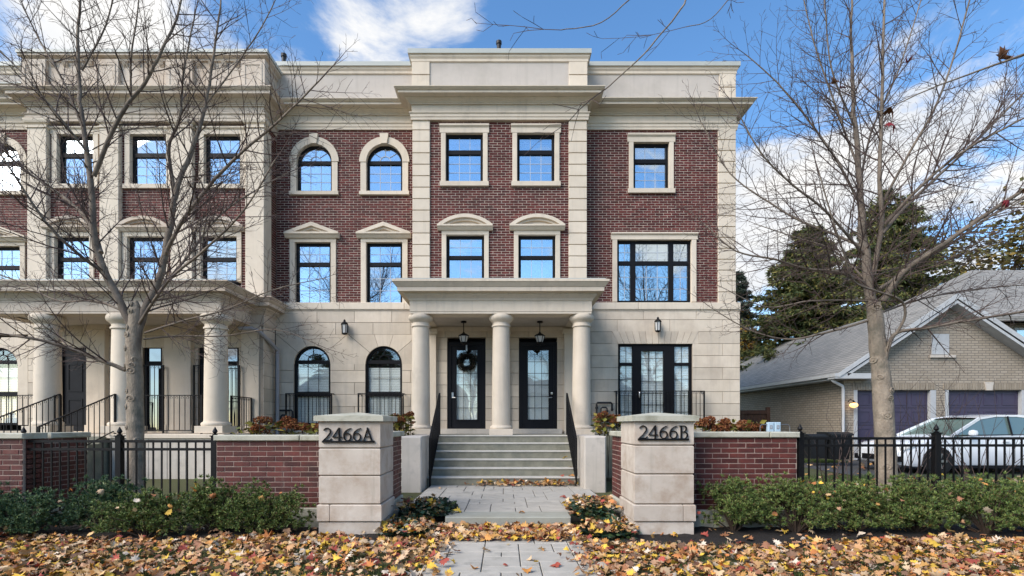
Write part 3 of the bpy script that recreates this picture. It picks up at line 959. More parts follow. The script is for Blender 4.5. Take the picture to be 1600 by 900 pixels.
# parapet, main cornice, frieze
def crown_profile(zt, zb, out):
    h = zt - zb
    return [(0, zb), (out * .10, zb), (out * .10, zb + h * .10), (out * .16, zb + h * .12), (out * .16, zb + h * .20), (out * .34, zb + h * .36), (out * .40, zb + h * .38), (out * .40, zb + h * .47),
            (out * .78, zb + h * .52), (out * .78, zb + h * .74), (out * .86, zb + h * .78), (out * .97, zb + h * .90), (out, zb + h * .93), (out, zb + h), (0, zb + h + .03)]
def parapet(path, z0, z1, z_cap, depth_side, parent, mat='stucco', capmat='cap'):
    MB().sweep(path, [(-.25, z0), (0, z0), (0, z1), (-.25, z1)]).build('parapet', M[mat], parent)
    zc = z1
    MB().sweep(path, [(0, zc - .02), (.035, zc), (.035, zc + .07), (.07, zc + .12), (.07, zc + .17), (.09, zc + .18), (-.2, zc + .18)]).build('parapet_moulding', M['stone'], parent)
    MB().sweep(path, [(.0, zc + .182), (.115, zc + .182), (.115, z_cap), (-.35, z_cap + .02), (-.35, zc + .182)]).build('parapet_cap', M[capmat], parent)
X0, X1 = PXL0, PXR1
side_path_L = [(XL - .3, DW), (X0 + .02, DW)]
side_path_R = [(X1 - .02, DW), (QX1, DW), (QX1, DW + 9)]
mid_path = [(X0, DW + .4), (X0, DC - .06), (X1, DC - .06), (X1, DW + .4)]
zp0, zp1, zpc = wz(157, DW), wz(116, DW), wz(100, DW)
parapet(side_path_L, zp0, zp1, zpc, 0, TH)
parapet(side_path_R, zp0, zp1, zpc, 0, TH)
zc0, zc1, zcc = wz(137, DC - .06), wz(97, DC - .06), wz(80, DC - .06)
parapet(mid_path, zc0, zc1, zcc, 0, TH)
for xa, xb, DD, za, zb in ((PXL0 - .01, PXL1, DC - .06, zc0 - .02, zc1 - .01), (PXR0, PXR1 + .01, DC - .06, zc0 - .02, zc1 - .01), (QX0 + .05, QX1 + .01, DW, zp0 - .02, zp1 - .01)):
    zm = (za + zb) / 2
    for c, d in ((za, zm - .012), (zm + .012, zb)):
        MB().cbox(xa, xb, DD - .035, DD + .2, c, d, .006).build('quoin_block', M['stone'], TH)
def entab(path, y_top, y_fr, y_arch, D, parent, out=.42):
    zt, zf, za = wz(y_top, D - out), wz(y_fr, D), wz(y_arch, D)
    MB().sweep(path, crown_profile(zt, zf, out)).build('cornice', M['stone'], parent)
    MB().sweep(path, [(-.2, za + .20), (.0, za + .20), (0, zf + .02)]).build('frieze', M['stone'], parent)
    MB().sweep(path, [(-.2, za), (.02, za), (.02, za + .075), (.035, za + .08), (.035, za + .15), (.065, za + .18), (.065, za + .205), (-.01, za + .21)]).build('architrave', M['stone'], parent)
entab([(XL - .3, DW - .03), (X0 + .02, DW - .03)], 152.5, 181, 203, DW - .03, TH)
entab([(X1 - .02, DW - .03), (QX1 + .03, DW - .03), (QX1 + .03, DW + 9)], 151.5, 181, 203, DW - .03, TH)
entab([(X0 - .02, DW + .4), (X0 - .02, DC - .08), (X1 + .02, DC - .08), (X1 + .02, DW + .4)], 133, 164, 187.5, DC - .08, TH)

# body behind the facade, roof deck and vents
zroof = zp1 - .5
MB().box(XL - .2, QX1 - .03, DW + .6, DW + 9, 0, zroof).build('rear_wall', M['dark'], TH)
MB().box(QX1 - .25, QX1 - .02, DW + .3, DW + 9, 0, zp0).build('end_wall', M['mortar'], TH)
for x, y, D in ((779.5, 64, 18.0), (443.5, 84, 18.0)):
    p = P(x, y, D)
    MB().lathe((p.x, D, zroof - .02), [(.075, 0), (.075, p.z - zroof - .1), (.10, p.z - zroof - .1), (.10, p.z - zroof)], 10).build('vent_pipe', M['gas'], TH, 40)
MB().box(XL - .2, QX1 - .03, DW + .2, DW + 9, zroof, zroof + .05).build('roof', M['cap'], TH)

# ground floor stonework
DG = DW - .06
fG = front(DG)
crs = .353
ztop = z_belt0
rows = 13
zbase = ztop - crs * rows
gcuts, acuts = [], []
for c, hw in ((487.5, 28.5), (599.5, 28.5)):
    cx, h = wx(c, DG), hw * DG / F
    zs = wz(540.5, DG) - h
    z0 = wz(664, DG)
    zrow = ztop - crs * 2                                  # the voussoir stones reach up to this course line
    zrs = ztop - crs * 4
    hwv = h + .52
    gcuts += [rect_cut(cx - hwv, cx + hwv, zrs, zrow), rect_cut(cx - h, cx + h, z0 - .01, zrs + .001)]
    # stones radiating round the arch
    edges = [0, 40, 72, 108, 140, 180]
    for e0, e1 in zip(edges, edges[1:]):
        def outer(ang):
            ca, sa = math.cos(R(ang)), math.sin(R(ang))
            tx = hwv / abs(ca) if abs(ca) > 1e-6 else 1e9
            tz = (zrow - zs) / sa if sa > 1e-6 else 1e9
            t = min(tx, tz)
            return (cx + ca * t, zs + sa * t)
        g = .5
        inner = [(cx + h * math.cos(R(e0 + g + (e1 - e0 - 2 * g) * i / 8)), zs + h * math.sin(R(e0 + g + (e1 - e0 - 2 * g) * i / 8))) for i in range(9)]
        poly = [outer(e0 + g * .5)]
        corner = math.degrees(math.atan2(zrow - zs, hwv))
        for cang in (corner, 180 - corner):
            if e0 < cang < e1:
                poly.append(outer(cang))
        poly.append(outer(e1 - g * .5))
        MB().prism(poly + inner[::-1], DG - .001, DG + .22).build('voussoir', M['ashlar'], TH)
    for s in (-1, 1):                                      # jamb stones from the spring down to the next course
        if zs > zrs + .02:
            xa, xb = sorted((cx + s * (h), cx + s * hwv))
            MB().box(xa + .005, xb - .005, DG, DG + .22, zrs + .005, zs - .006).build('stone_block', M['ashlar'], TH)
    arch_window(TH, cx, h, z0, zs, DG, [(wz(619, DG), wz(612, DG)), (wz(568, DG), wz(562.5, DG))], [(3, 1), (3, 2)], glass='clear', blinds_to=wz(575, DG), mm='frame', rays=4)
ashlar(fG, XL, PXL0 + .3, zbase, ztop, crs, 1.10, gcuts, TH, phase=.12)
# right side with the french door
dx0, dx1 = wx(966, DG), wx(1082, DG)
dz1, dz0 = wz(537, DG), wz(672, DG)
ztr = dz1 + crs * 3
zv = ztr - crs * 2
rcuts = [rect_cut(dx0, dx1, dz0, dz1), rect_cut(dx0 - .18, dx1 + .18, dz1 - .001, zv + .001)]
ashlar(fG, PXR1 - .3, XR, ztr - crs * 13, ztr, crs, 1.55, rcuts, TH, phase=.5)
nv = 13
for i in range(nv):                                        # flat arch of splayed stones over the french door
    a0_, a1_ = i / nv, (i + 1) / nv
    bx0, bx1 = dx0 + (dx1 - dx0) * a0_, dx0 + (dx1 - dx0) * a1_
    tx0, tx1 = dx0 - .18 + (dx1 - dx0 + .36) * a0_, dx0 - .18 + (dx1 - dx0 + .36) * a1_
    MB().prism([(bx0 + .004, dz1), (bx1 - .004, dz1), (tx1 - .004, zv + .014), (tx0 + .004, zv + .014)], DG - .001, DG + .2).build('voussoir', M['ashlar'], TH)
for xa, xb in ((dx0 - .18, dx0), (dx1, dx1 + .18)):
    MB().prism([(xa, dz1 - .0), (xb, dz1), (xa if xa < dx0 else xb, zv + .014)], DG + .004, DG + .2).build('stone_block', M['ashlar'], TH)
fd = rect_window(TH, dx0, dx1, dz0, dz1, DG, transom=[], mull=[(wx(989, DG), wx(1003, DG)), (wx(1038, DG), wx(1055, DG))], grid=lambda i, k: (3, 7) if i == 1 else (2, 5), glass='clear', blinds=True, mm='frame', name='french_door', t=.07)
MB().box(wx(989, DG), wx(1055, DG), DG + .06, DG + .12, wz(548, DG), wz(543, DG) + .05).build('door_rail', M['frame'], fd)
for xa, xb in ((968, 990), (1054, 1080)):
    MB().box(wx(xa, DG), wx(xb, DG), DG + .062, DG + .13, wz(571, DG), wz(567, DG)).build('transom', M['frame'], fd)
MB().lathe((wx(1000, DG), DG + .05, wz(617, DG)), [(.02, -.09), (.03, -.06), (.03, .06), (.02, .09)], 8).build('handle', M['nickel'], fd, 40)
# belt course
for xa, xb in ((XL, PXL0 + .3), (PXR1 - .3, XR - .0)):
    x = xa
    while x < xb - .05:
        e = min(x + 1.9, xb)
        if xb - e < .4: e = xb
        MB().cbox(x + .003, e - .003, DG - .045, DG + .3, z_belt0 + .03, z_belt1 + .005, .008).build('belt_stone', M['stone'], TH)
        x = e
    MB().box(xa, xb, DG - .02, DG + .3, z_belt0, z_belt0 + .03).build('belt_moulding', M['stone'], TH)
MB().box(XR - .3, XR, DG + .31, DG + 9, zbase, z_belt1).build('end_wall', M['ashlar'], TH)

# ---- portico
LZ = 1.08                                                 # landing level
fx0, fx1, fD = wx(641, 12.75), wx(924, 12.75), 12.75
zf0, zf1, zft = wz(490, fD), wz(470, fD), wz(435, fD - .378)
ppath = [(fx0, DC + .3), (fx0, fD), (fx1, fD), (fx1, DC + .3)]
MB().sweep(ppath, [(-.45, zf0), (.0, zf0), (.0, zf0 + .05), (.012, zf0 + .055), (.012, zf1)]).build('portico_frieze', M['stone'], TH)
h = zft - zf1
MB().sweep(ppath, [(0, zf1), (.03, zf1), (.05, zf1 + .05), (.11, zf1 + .11), (.13, zf1 + .12), (.13, zf1 + .16), (.15, zf1 + .17), (.27, zf1 + .18), (.27, zf1 + .28), (.29, zf1 + .29), (.36, zf1 + .38), (.378, zf1 + .39), (.378, zft - .01), (-.4, zft + .03)]).build('portico_cornice', M['stone'], TH)
MB().box(fx0 - .3, fx1 + .3, fD - .3, DC + .2, zft, zft + .035).build('portico_roof', M['cap'], TH)
MB().box(fx0 + .02, fx1 - .02, fD + .02, DC - .02, zf0 + .03, zf0 + .12).build('portico_ceiling', M['stucco'], TH)
def column(cx, cy, z0, z1, r, parent, plinth=True):
    s = r / .24
    sh = []
    hb, hc = .26 * s, .30 * s
    n = 12
    for i in range(n + 1):
        t = i / n
        sh.append((r * (1 - .10 * t ** 1.6), z0 + hb + (z1 - hc - z0 - hb) * t))
    col = MB().lathe((cx, cy, 0), sh, 32).build('column', M['stone'], parent, 40)
    rt = r * .90
    MB().lathe((cx, cy, z1 - hc), [(rt, 0), (rt + .025 * s, .0), (rt + .03 * s, .02 * s), (rt + .025 * s, .04 * s), (rt + .006, .045 * s), (rt + .006, .10 * s), (rt + .02 * s, .11 * s), (rt + .03 * s, .13 * s), (rt + .06 * s, .15 * s), (rt + .095 * s, .19 * s), (rt + .105 * s, .235 * s), (rt + .095 * s, .28 * s), (rt + .08 * s, .30 * s)], 32).build('capital', M['stone'], col, 40)
    MB().lathe((cx, cy, z0 + .15 * s), [(r * 1.17, 0), (r * 1.22, .02 * s), (r * 1.22, .05 * s), (r * 1.16, .075 * s), (r * 1.04, .085 * s), (r * 1.02, .11 * s)], 32).build('base', M['stone'], col, 40)
    w = r * 1.24
    MB().cbox(cx - w, cx + w, cy - w, cy + w, z0, z0 + .15 * s, .006).build('plinth', M['stone'], col)
    return col
for px in (657.5, 783.0, 908.5):
    column(wx(px, 13.02), 13.02, LZ + .003, zf0 + .002, .236, TH)
# wall behind the doors, in coursed stone
doors = ((699, 758.5, 'A'), (811, 870.5, 'B'))
z_d1, z_d0 = wz(534, DC), wz(670, DC)
ashlar(fC, PXL0 + .02, PXR1 - .02, LZ - .3, zf0 + .06, .353, 1.2, [rect_cut(wx(a, DC), wx(b, DC), LZ - .4, z_d1) for a, b, _ in doors], TH, phase=.3)
MB().box(PXL0 + .03, PXR1 - .03, DC - .05, DC - .001, zf0 - .10, zf0 + .02).build('wall_moulding', M['stone'], TH)
for a, b in ((wx(671, DC) - .06, wx(682, DC)), (wx(772, DC), wx(796, DC)), (wx(881, DC), wx(892, DC) + .06)):
    p = MB().box(a, b, DC - .12, DC - .002, LZ, zf0 - .2).build('wall_pilaster', M['stone'], TH)
    MB().box(a - .05, b + .05, DC - .16, DC - .002, zf0 - .2, zf0 - .06).build('capital', M['stone'], p)
for a, b, which in doors:
    xa, xb = wx(a, DC), wx(b, DC)
    MB().box(xa - .22, xb + .12, DC - .22, DC + .1, LZ + .003, z_d0).build('door_sill', M['cheek'], TH)
    t = .09
    fr = MB().ring(rect_loop(xa, xb, z_d0 + .002, z_d1), rect_loop(xa + t, xb - t, z_d0 + .03, z_d1 - t), DC + .04, DC + .16, True).build('door_frame', M['door'], TH)
    ga, gb = wx(a + 14, DC), wx(b - 13, DC)
    g0, g1 = wz(655.5, DC), wz(546.5, DC)
    dr = MB().ring(rect_loop(xa + t, xb - t, z_d0 + .03, z_d1 - t), rect_loop(ga, gb, g0, g1), DC + .075, DC + .12, True).build('door', M['door'], TH)
    MB().ring(rect_loop(ga - .035, gb + .035, g0 - .035, g1 + .035), rect_loop(ga + .002, gb - .002, g0 + .002, g1 - .002), DC + .06, DC + .076, True).build('glass_bead', M['door'], dr)
    MB().ring(rect_loop(ga - .14, gb + .14, g0 - .27, g0 - .08), rect_loop(ga - .12, gb + .12, g0 - .25, g0 - .10), DC + .067, DC + .076, True).build('kick_panel', M['door'], dr)
    cell(dr, ga, gb, g0, g1, DC + .09, 3, 6, 'clear', 'frame', .012)
    blind(dr, ga - .02, gb + .02, g0 - .01, g1 - (.40 if which == 'A' else .33), DC + .115, .045)
    MB().box(xa, xb, DC + .30, DC + .34, z_d0, z_d1).build('inner_wall', M['dark'], dr)
    hx = xa + t + .055 if which == 'A' else xb - t - .055
    if which == 'A':
        MB().box(hx - .028, hx + .028, DC + .05, DC + .074, wz(622, DC), wz(613, DC)).build('lock_plate', M['nickel'], dr)
    else:
        MB().lathe((hx, DC + .06, wz(614.5, DC)), [(.03, -.03), (.035, 0), (.03, .03)], 10).build('deadbolt', M['nickel'], dr, 40)
    s = 1 if which == 'A' else -1
    MB().tube([(hx, DC + .075, wz(621, DC)), (hx, DC + .03, wz(621, DC)), (hx + s * .10, DC + .03, wz(621, DC) - .005)], .012, 8).build('handle', M['nickel'], dr, 50)
# interior backs so that rooms read dark
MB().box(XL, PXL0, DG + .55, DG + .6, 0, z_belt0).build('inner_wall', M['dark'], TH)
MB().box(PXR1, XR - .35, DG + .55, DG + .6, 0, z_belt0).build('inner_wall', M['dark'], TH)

# ------------------------------------------------------------------ front steps
ST = thing('entrance_steps', 'six weathered concrete steps rising to the two front doors', 'steps', (0, 11.3, 0))
sx0, sx1 = -1.715, 1.66
MB().box(-2.9, 2.75, 12.72, DC - .01, .02, LZ).build('landing', M['concrete'], ST)
for k in range(6):
    d = 11.3 + .28 * k
    z = .18 * (k + 1)
    st = MB().box(sx0, sx1, d + .018, min(d + .62, 12.90) if k < 5 else 12.719, .18 * k - (.1 if k == 0 else .0) + .001, z - .034).build('step', M['concrete'], ST)
    MB().xprism([(d + .012, z - .033), (d, z - .026), (d, z - .008), (d + .01, z), (d + .30, z), (d + .30, z - .033)] if k < 5 else [(d + .012, z - .033), (d, z - .026), (d, z - .008), (d + .01, z + .002), (d + .30, z + .002), (d + .30, z - .033)], sx0 - .003, sx1 + .003).build('nosing', M['tread'], st)
for xa, xb in ((-2.16, sx0 - .004), (sx1 + .004, 2.12)):
    w = MB().cbox(xa, xb, 10.62, 12.715, -.1, 1.10, .025).build('cheek_wall', M['cheek'], ST)
# ------------------------------------------------------------------ neighbouring townhouse on the left, its bay standing forward
TL = thing('townhouse', 'left townhouse with tall stone pilasters, broad bay and deep porch behind the bare tree', 'townhouse', (-10, 16, 0))
DP, DB = 14.30, 14.45                # pilaster fronts and brick panels of the bay
BX0, BX1 = wx(42, DP), wx(412.5, DP)
fB = front(DB)
z_lt = wz(191, DB)
pil = [(42, 72), (155, 185), (266, 300), (383, 412.5)]
zpt = 4.86
for a, b in pil:
    xa, xb = wx(a, DP), wx(b, DP)
    p = MB().cbox(xa, xb, DP, DB + .3, zpt - .2, wz(200, DP), .01).build('pilaster', M['stone'], TL)
    MB().sweep([(xa, DB + .1), (xa, DP), (xb, DP), (xb, DB + .1)], [(0, wz(200, DP)), (.03, wz(200, DP) + .01), (.03, wz(200, DP) + .05), (.0, wz(200, DP) + .06), (.0, wz(194, DP)), (.05, wz(192, DP)), (.07, wz(189, DP)), (.07, wz(186, DP)), (-.1, wz(186, DP))]).build('capital', M['stone'], p)
cuts = []
def bay_window(x0, x1, y0, y1, tr, grid, seg):
    a, b = wx(x0, DB), wx(x1, DB)
    z0, z1 = wz(y1, DB), wz(y0, DB)
    rect_window(TL, a, b, z0, z1, DB, transom=[tr], grid=grid)
    if seg:
        trim_rect(TL, a, b, z0, z1, DB, .13, lint=.12, crown=False)
        pediment_seg(TL, wx((x0 + x1) / 2 - 41, DB), wx((x0 + x1) / 2 + 41, DB), wz(363, DB), wz(341, DB), DB, 'lcornice')
    else:
        trim_rect(TL, a, b, z0, z1, DB, .15, lint=.20, sill=.13)
    cuts.append(rect_cut(a - .11, b + .11, z0 - .08, z1 + (.11 if seg else .17)))
for x0, x1 in ((91, 147), (204.5, 261), (320, 376.5)):
    bay_window(x0, x1, 211, 288.5, (wz(244, DB), wz(237.5, DB)), lambda i, k: (3, 1) if k else (3, 3), False)
for x0, x1 in ((87, 141), (200, 256.5), (315, 371)):
    bay_window(x0, x1, 370, 440, (wz(407, DB), wz(401, DB)), lambda i, k: (3, 2) if k else (3, 3), True)
lf = MB()
brickwork(fB, BX0 + .05, BX1 - .05, zpt - .3, z_lt, cuts, TL, singles=300, order=lambda t: abs(t[2] - wz(320, DB)) + (0 if t[0] > wx(185, DB) else 5), stuff_mb=lf)
# brick return of the bay towards the recess
fS = Face((BX1 - .02, DP + .02, 0), (0, 1, 0), (1, 0, 0))
zt_side = wz(203, DW)
brickwork(fS, .06, DW - DP - .02, z_belt0 - .1, zt_side, [], TL, stuff_mb=lf)
# recessed wall beyond the bay on the far left
ux0, ux1 = wx(-240, DW), wx(46, DW)
rc = []
cx, hw = wx(6, DW), 28 * DW / F
z0, zs = wz(299.5, DW), wz(226, DW) - hw
trim_arch(TL, cx, hw, z0, zs, DW, .17, .205, .075, .115)
arch_window(TL, cx, hw, z0, zs, DW, [(wz(255.5, DW), wz(250, DW))], [(3, 3)])
rc.append(arch_cut(cx, hw + .15, z0 - .1, zs))
a, b = wx(-23, DW), wx(33, DW)
z0, z1 = wz(475, DW), wz(385, DW)
trim_rect(TL, a, b, z0, z1, DW, .155, lint=.13, crown=False)
pediment_tri(TL, wx(-37, DW), wx(47, DW), wz(379, DW), wz(356, DW), DW)
rect_window(TL, a, b, z0, z1, DW, transom=[(wz(420, DW), wz(414, DW))], grid=lambda i, k: (3, 2) if k else (3, 3))
rc.append(rect_cut(a - .13, b + .13, z0 - .2, z1 + .12))
brickwork(fW, ux0, ux1, z_belt1 - .01, z_bt, rc, TL, stuff_mb=lf)
lf.build('brickwork', M['brick'], TL)['kind'] = 'stuff'
# entablature and parapet of the bay
bpath = [(BX0, DW + .1), (BX0, DP), (BX1, DP), (BX1, DW + .1)]
zt, zf, za = wz(132, DP - .42), wz(167, DP), wz(190, DP)
MB().sweep(bpath, crown_profile(zt, zf, .40)).build('cornice', M['lcornice'], TL)
MB().sweep(bpath, [(-.3, za + .2), (0, za + .2), (0, zf + .02)]).build('frieze', M['lcornice'], TL)
MB().sweep(bpath, [(-.3, za), (.02, za), (.02, za + .08), (.035, za + .085), (.035, za + .16), (.07, za + .19), (.07, za + .205), (-.02, za + .21)]).build('architrave', M['lcornice'], TL)
ztp, zcap = wz(97, DP), wz(83, DP)
zpb = zt + .01
MB().sweep(bpath, [(-.3, zpb), (0, zpb), (0, ztp), (-.3, ztp)]).build('parapet', M['lcornice'], TL)
for a, b in pil:
    xa, xb = wx(a - 4, DP), wx(b + 4, DP)
    blk = MB().cbox(xa, xb, DP - .10, DP + .1, zpb, ztp + .02, .008).build('parapet_block', M['lcornice'], TL)
    MB().ring(rect_loop(xa + .08, xb - .08, zpb + .14, ztp - .1), rect_loop(xa + .13, xb - .13, zpb + .19, ztp - .15), DP - .115, DP - .099, True).build('panel_moulding', M['lcornice'], blk)
for a, b in ((72, 155), (185, 266), (300, 383)):           # brackets under the coping between the blocks
    for i in range(4):
        x = wx(a + 12 + (b - a - 24) * i / 3, DP)
        MB().xprism([(DP, ztp - .16), (DP - .06, ztp - .10), (DP - .11, ztp - .02), (DP, ztp - .02)], x - .06, x + .06).build('bracket', M['lcornice'], TL)
MB().sweep(bpath, [(0, ztp - .02), (.05, ztp), (.05, ztp + .05), (.14, ztp + .10), (.14, ztp + .15), (-.2, ztp + .16)]).build('parapet_moulding', M['lcornice'], TL)
MB().sweep(bpath, [(0, ztp + .162), (.17, ztp + .162), (.17, zcap), (-.4, zcap + .02), (-.4, ztp + .17)]).build('parapet_cap', M['cap'], TL)
# far left recess: cornice and parapet
lp = [(ux0, DW - .03), (BX0 + .1, DW - .03)]
entab(lp, 152.5, 181, 203, DW - .03, TL)
parapet([(ux0, DW), (BX0 + .1, DW)], zp0, zp1, zpc, 0, TL)
MB().box(ux0, XL - .21, DW + .6, DW + 9, 0, zroof).build('rear_wall', M['dark'], TL)
MB().box(ux0, XL - .21, DB + .3, DW + 9, zroof, zroof + .05).build('roof', M['cap'], TL)
MB().box(BX0 + .2, BX1 - .2, DB + .32, DW + .58, 0, zroof - .02).build('inner_wall', M['dark'], TL)

# ---- porch
LP0, LP1 = -13.02, -7.09
lz0, lz1, lzt = wz(490, fD), wz(470, fD), 4.86
lpath = [(LP0, DP + .1), (LP0, fD), (LP1, fD), (LP1, DP), (BX1, DP), (BX1, DW + .1)]
MB().sweep(lpath, [(-.4, lz0), (.0, lz0), (.0, lz0 + .05), (.012, lz0 + .055), (.012, lz1)]).build('porch_frieze', M['lcornice'], TL)
MB().sweep(lpath, [(0, lz1), (.03, lz1), (.05, lz1 + .05), (.11, lz1 + .11), (.13, lz1 + .12), (.13, lz1 + .16), (.15, lz1 + .17), (.27, lz1 + .18), (.27, lz1 + .28), (.29, lz1 + .29), (.36, lz1 + .38), (.378, lz1 + .39), (.378, lzt - .01), (-.4, lzt + .03)]).build('porch_cornice', M['lcornice'], TL)
MB().box(LP0, LP1, fD - .3, DB, lzt, lzt + .035).build('porch_roof', M['cap'], TL)
MB().box(LP0 + .02, LP1 - .02, fD + .02, DB - .02, lz0 + .03, lz0 + .1).build('porch_ceiling', M['stucco'], TL)
for X in (-13.5 + .0, -11.66, -9.72, -7.36):
    if X > -13.4:
        column(X, 13.05, LZ + .05, lz0 + .002, .285, TL)
PF = LZ - .02
MB().box(-9.75, -6.95, 12.62, DB, -.1, PF - .06).build('porch_base', M['cheek'], TL)
MB().cbox(-9.8, -6.9, 12.57, DB, PF - .06, PF + .045, .01).build('porch_floor', M['stone'], TL)
MB().box(-13.4, -9.8, 12.72, DB, -.1, PF + .04).build('porch_floor', M['stone'], TL)
x = -9.7
while x < -7.0:                                             # panels of the pale porch base
    MB().cbox(x + .006, min(x + .46, -6.96) - .006, 12.605, 12.64, -.1, PF - .08, .006).build('base_panel', M['cheek'], TL)
    x += .46
# porch wall, doors and the bay corner
pc = [(91, 136.5), (223, 253), (310, 373)]
zpd = wz(538, DB)
ashlar(fB, BX0 + .02, BX1 - .02, LZ - .6, lz0 + .08, .353, 1.2, [rect_cut(wx(a, DB), wx(b, DB), LZ - .02, zpd) for a, b in pc], TL, phase=.2)
ashlar(Face((BX1 - .02, DP + .02, 0), (0, 1, 0), (1, 0, 0)), .0, DW - DP - .08, LZ - .9, lz1 + .1, .353, 1.2, [], TL, phase=.4)
for a, b in ((137, 166), (258, 300), (378, 406)):
    xa, xb = wx(a, DB - .1), wx(b, DB - .1)
    p = MB().cbox(xa, xb, DB - .16, DB, LZ + .03, lz0 - .1, .008).build('wall_pilaster', M['stone'], TL)
    MB().box(xa - .05, xb + .05, DB - .20, DB - .001, lz0 - .1, lz0 + .03).build('capital', M['stone'], p)
    MB().box(xa - .03, xb + .03, DB - .18, DB - .001, LZ + .03, LZ + .25).build('base', M['stone'], p)
# the plain dark door
a, b = wx(91, DB), wx(136.5, DB)
d = MB().ring(rect_loop(a, b, LZ, zpd), rect_loop(a + .09, b - .09, LZ + .04, zpd - .09), DB + .03, DB + .15, True).build('door_frame', M['door'], TL)
dd = MB().box(a + .09, b - .09, DB + .08, DB + .12, LZ + .04, zpd - .09).build('door', M['door'], TL)
for k in range(2):
    za_, zb_ = LZ + .25 + k * .95, LZ + 1.0 + k * 1.0
    MB().ring(rect_loop(a + .2, b - .2, za_, zb_), rect_loop(a + .24, b - .24, za_ + .04, zb_ - .04), DB + .065, DB + .079, True).build('door_panel', M['door'], dd)
for a, b in ((223, 253), (310, 373)):
    xa, xb = wx(a, DB), wx(b, DB)
    n = 1 if b - a < 40 else 2
    mull = [] if n == 1 else [((xa + xb) / 2 - .06, (xa + xb) / 2 + .06)]
    rect_window(TL, xa, xb, LZ, zpd, DB, transom=[(wz(570, DB), wz(564, DB))], mull=mull, grid=lambda i, k: (1, 1), name='french_door', glass='porch_glass', t=.08)
MB().box(BX0, BX1, DB + .6, DB + .62, .5, 4.2).build('inner_wall', M['dark'], TL)
# far left ground floor wall with its arched window
cx, h = wx(-1, DG), 28.5 * DG / F
zs = wz(543, DG) - h
z0 = wz(664, DG)
gc = [arch_cut(cx, h, z0, zs)]
rw = 12
ashlar(fG, ux0, BX0 + .02, zbase, ztop, crs / 1.0, 1.1, [rect_cut(cx - h - .3, cx + h + .3, z0, zs + h + .3)], TL, phase=.1)
arc_n = 14
outer = [(cx - h - .3, z0), (cx - h - .3, zs + h + .3), (cx + h + .3, zs + h + .3), (cx + h + .3, z0)]
pts = [(cx - h, z0)] + [(cx - h * math.cos(math.pi * i / arc_n), zs + h * math.sin(math.pi * i / arc_n)) for i in range(arc_n + 1)] + [(cx + h, z0)]
MB().prism(outer[:2] + [(cx, zs + h + .3)] + pts[:arc_n // 2 + 2][::-1], DG, DG + .2).build('arch_stone', M['ashlar'], TL)
MB().prism([(cx, zs + h + .3)] + outer[2:] + pts[arc_n // 2 + 1:][::-1], DG, DG + .2).build('arch_stone', M['ashlar'], TL)
arch_window(TL, cx, h, z0, zs, DG, [(wz(619, DG), wz(612, DG)), (wz(568, DG), wz(562.5, DG))], [(3, 1), (3, 2)], glass='clear', blinds_to=wz(575, DG), mm='frame')
x = ux0
while x < BX0:
    MB().cbox(x + .003, min(x + 1.9, BX0 + .02) - .003, DG - .045, DG + .3, z_belt0 + .03, z_belt1 + .005, .008).build('belt_stone', M['stone'], TL)
    x += 1.9
# downspout in the corner
dsx = BX1 + .12
MB().tube([(BX1 - .55, DP - .30, 3.98), (BX1 - .2, DP - .28, 3.98), (BX1 - .05, DP - .18, 3.93), (BX1 + .06, DP + .2, 3.70), (dsx, DW - .22, 3.52), (dsx, DW - .22, 3.3), (dsx, DW - .22, .3)], .055, 10).build('downspout', M['pipe'], TL, 50)
# porch steps
SL = thing('porch_steps', 'stone steps between iron handrails climbing to the left porch', 'steps', (-10.45, 11.5, 0))
for k in range(6):
    z = .175 * (k + 1)
    dep = 12.72 - .34 * (6 - k)
    MB().box(-11.1, -9.82, dep, 12.719, .175 * k - .1 if k == 0 else .175 * k + .001, z).build('step', M['concrete'], SL)
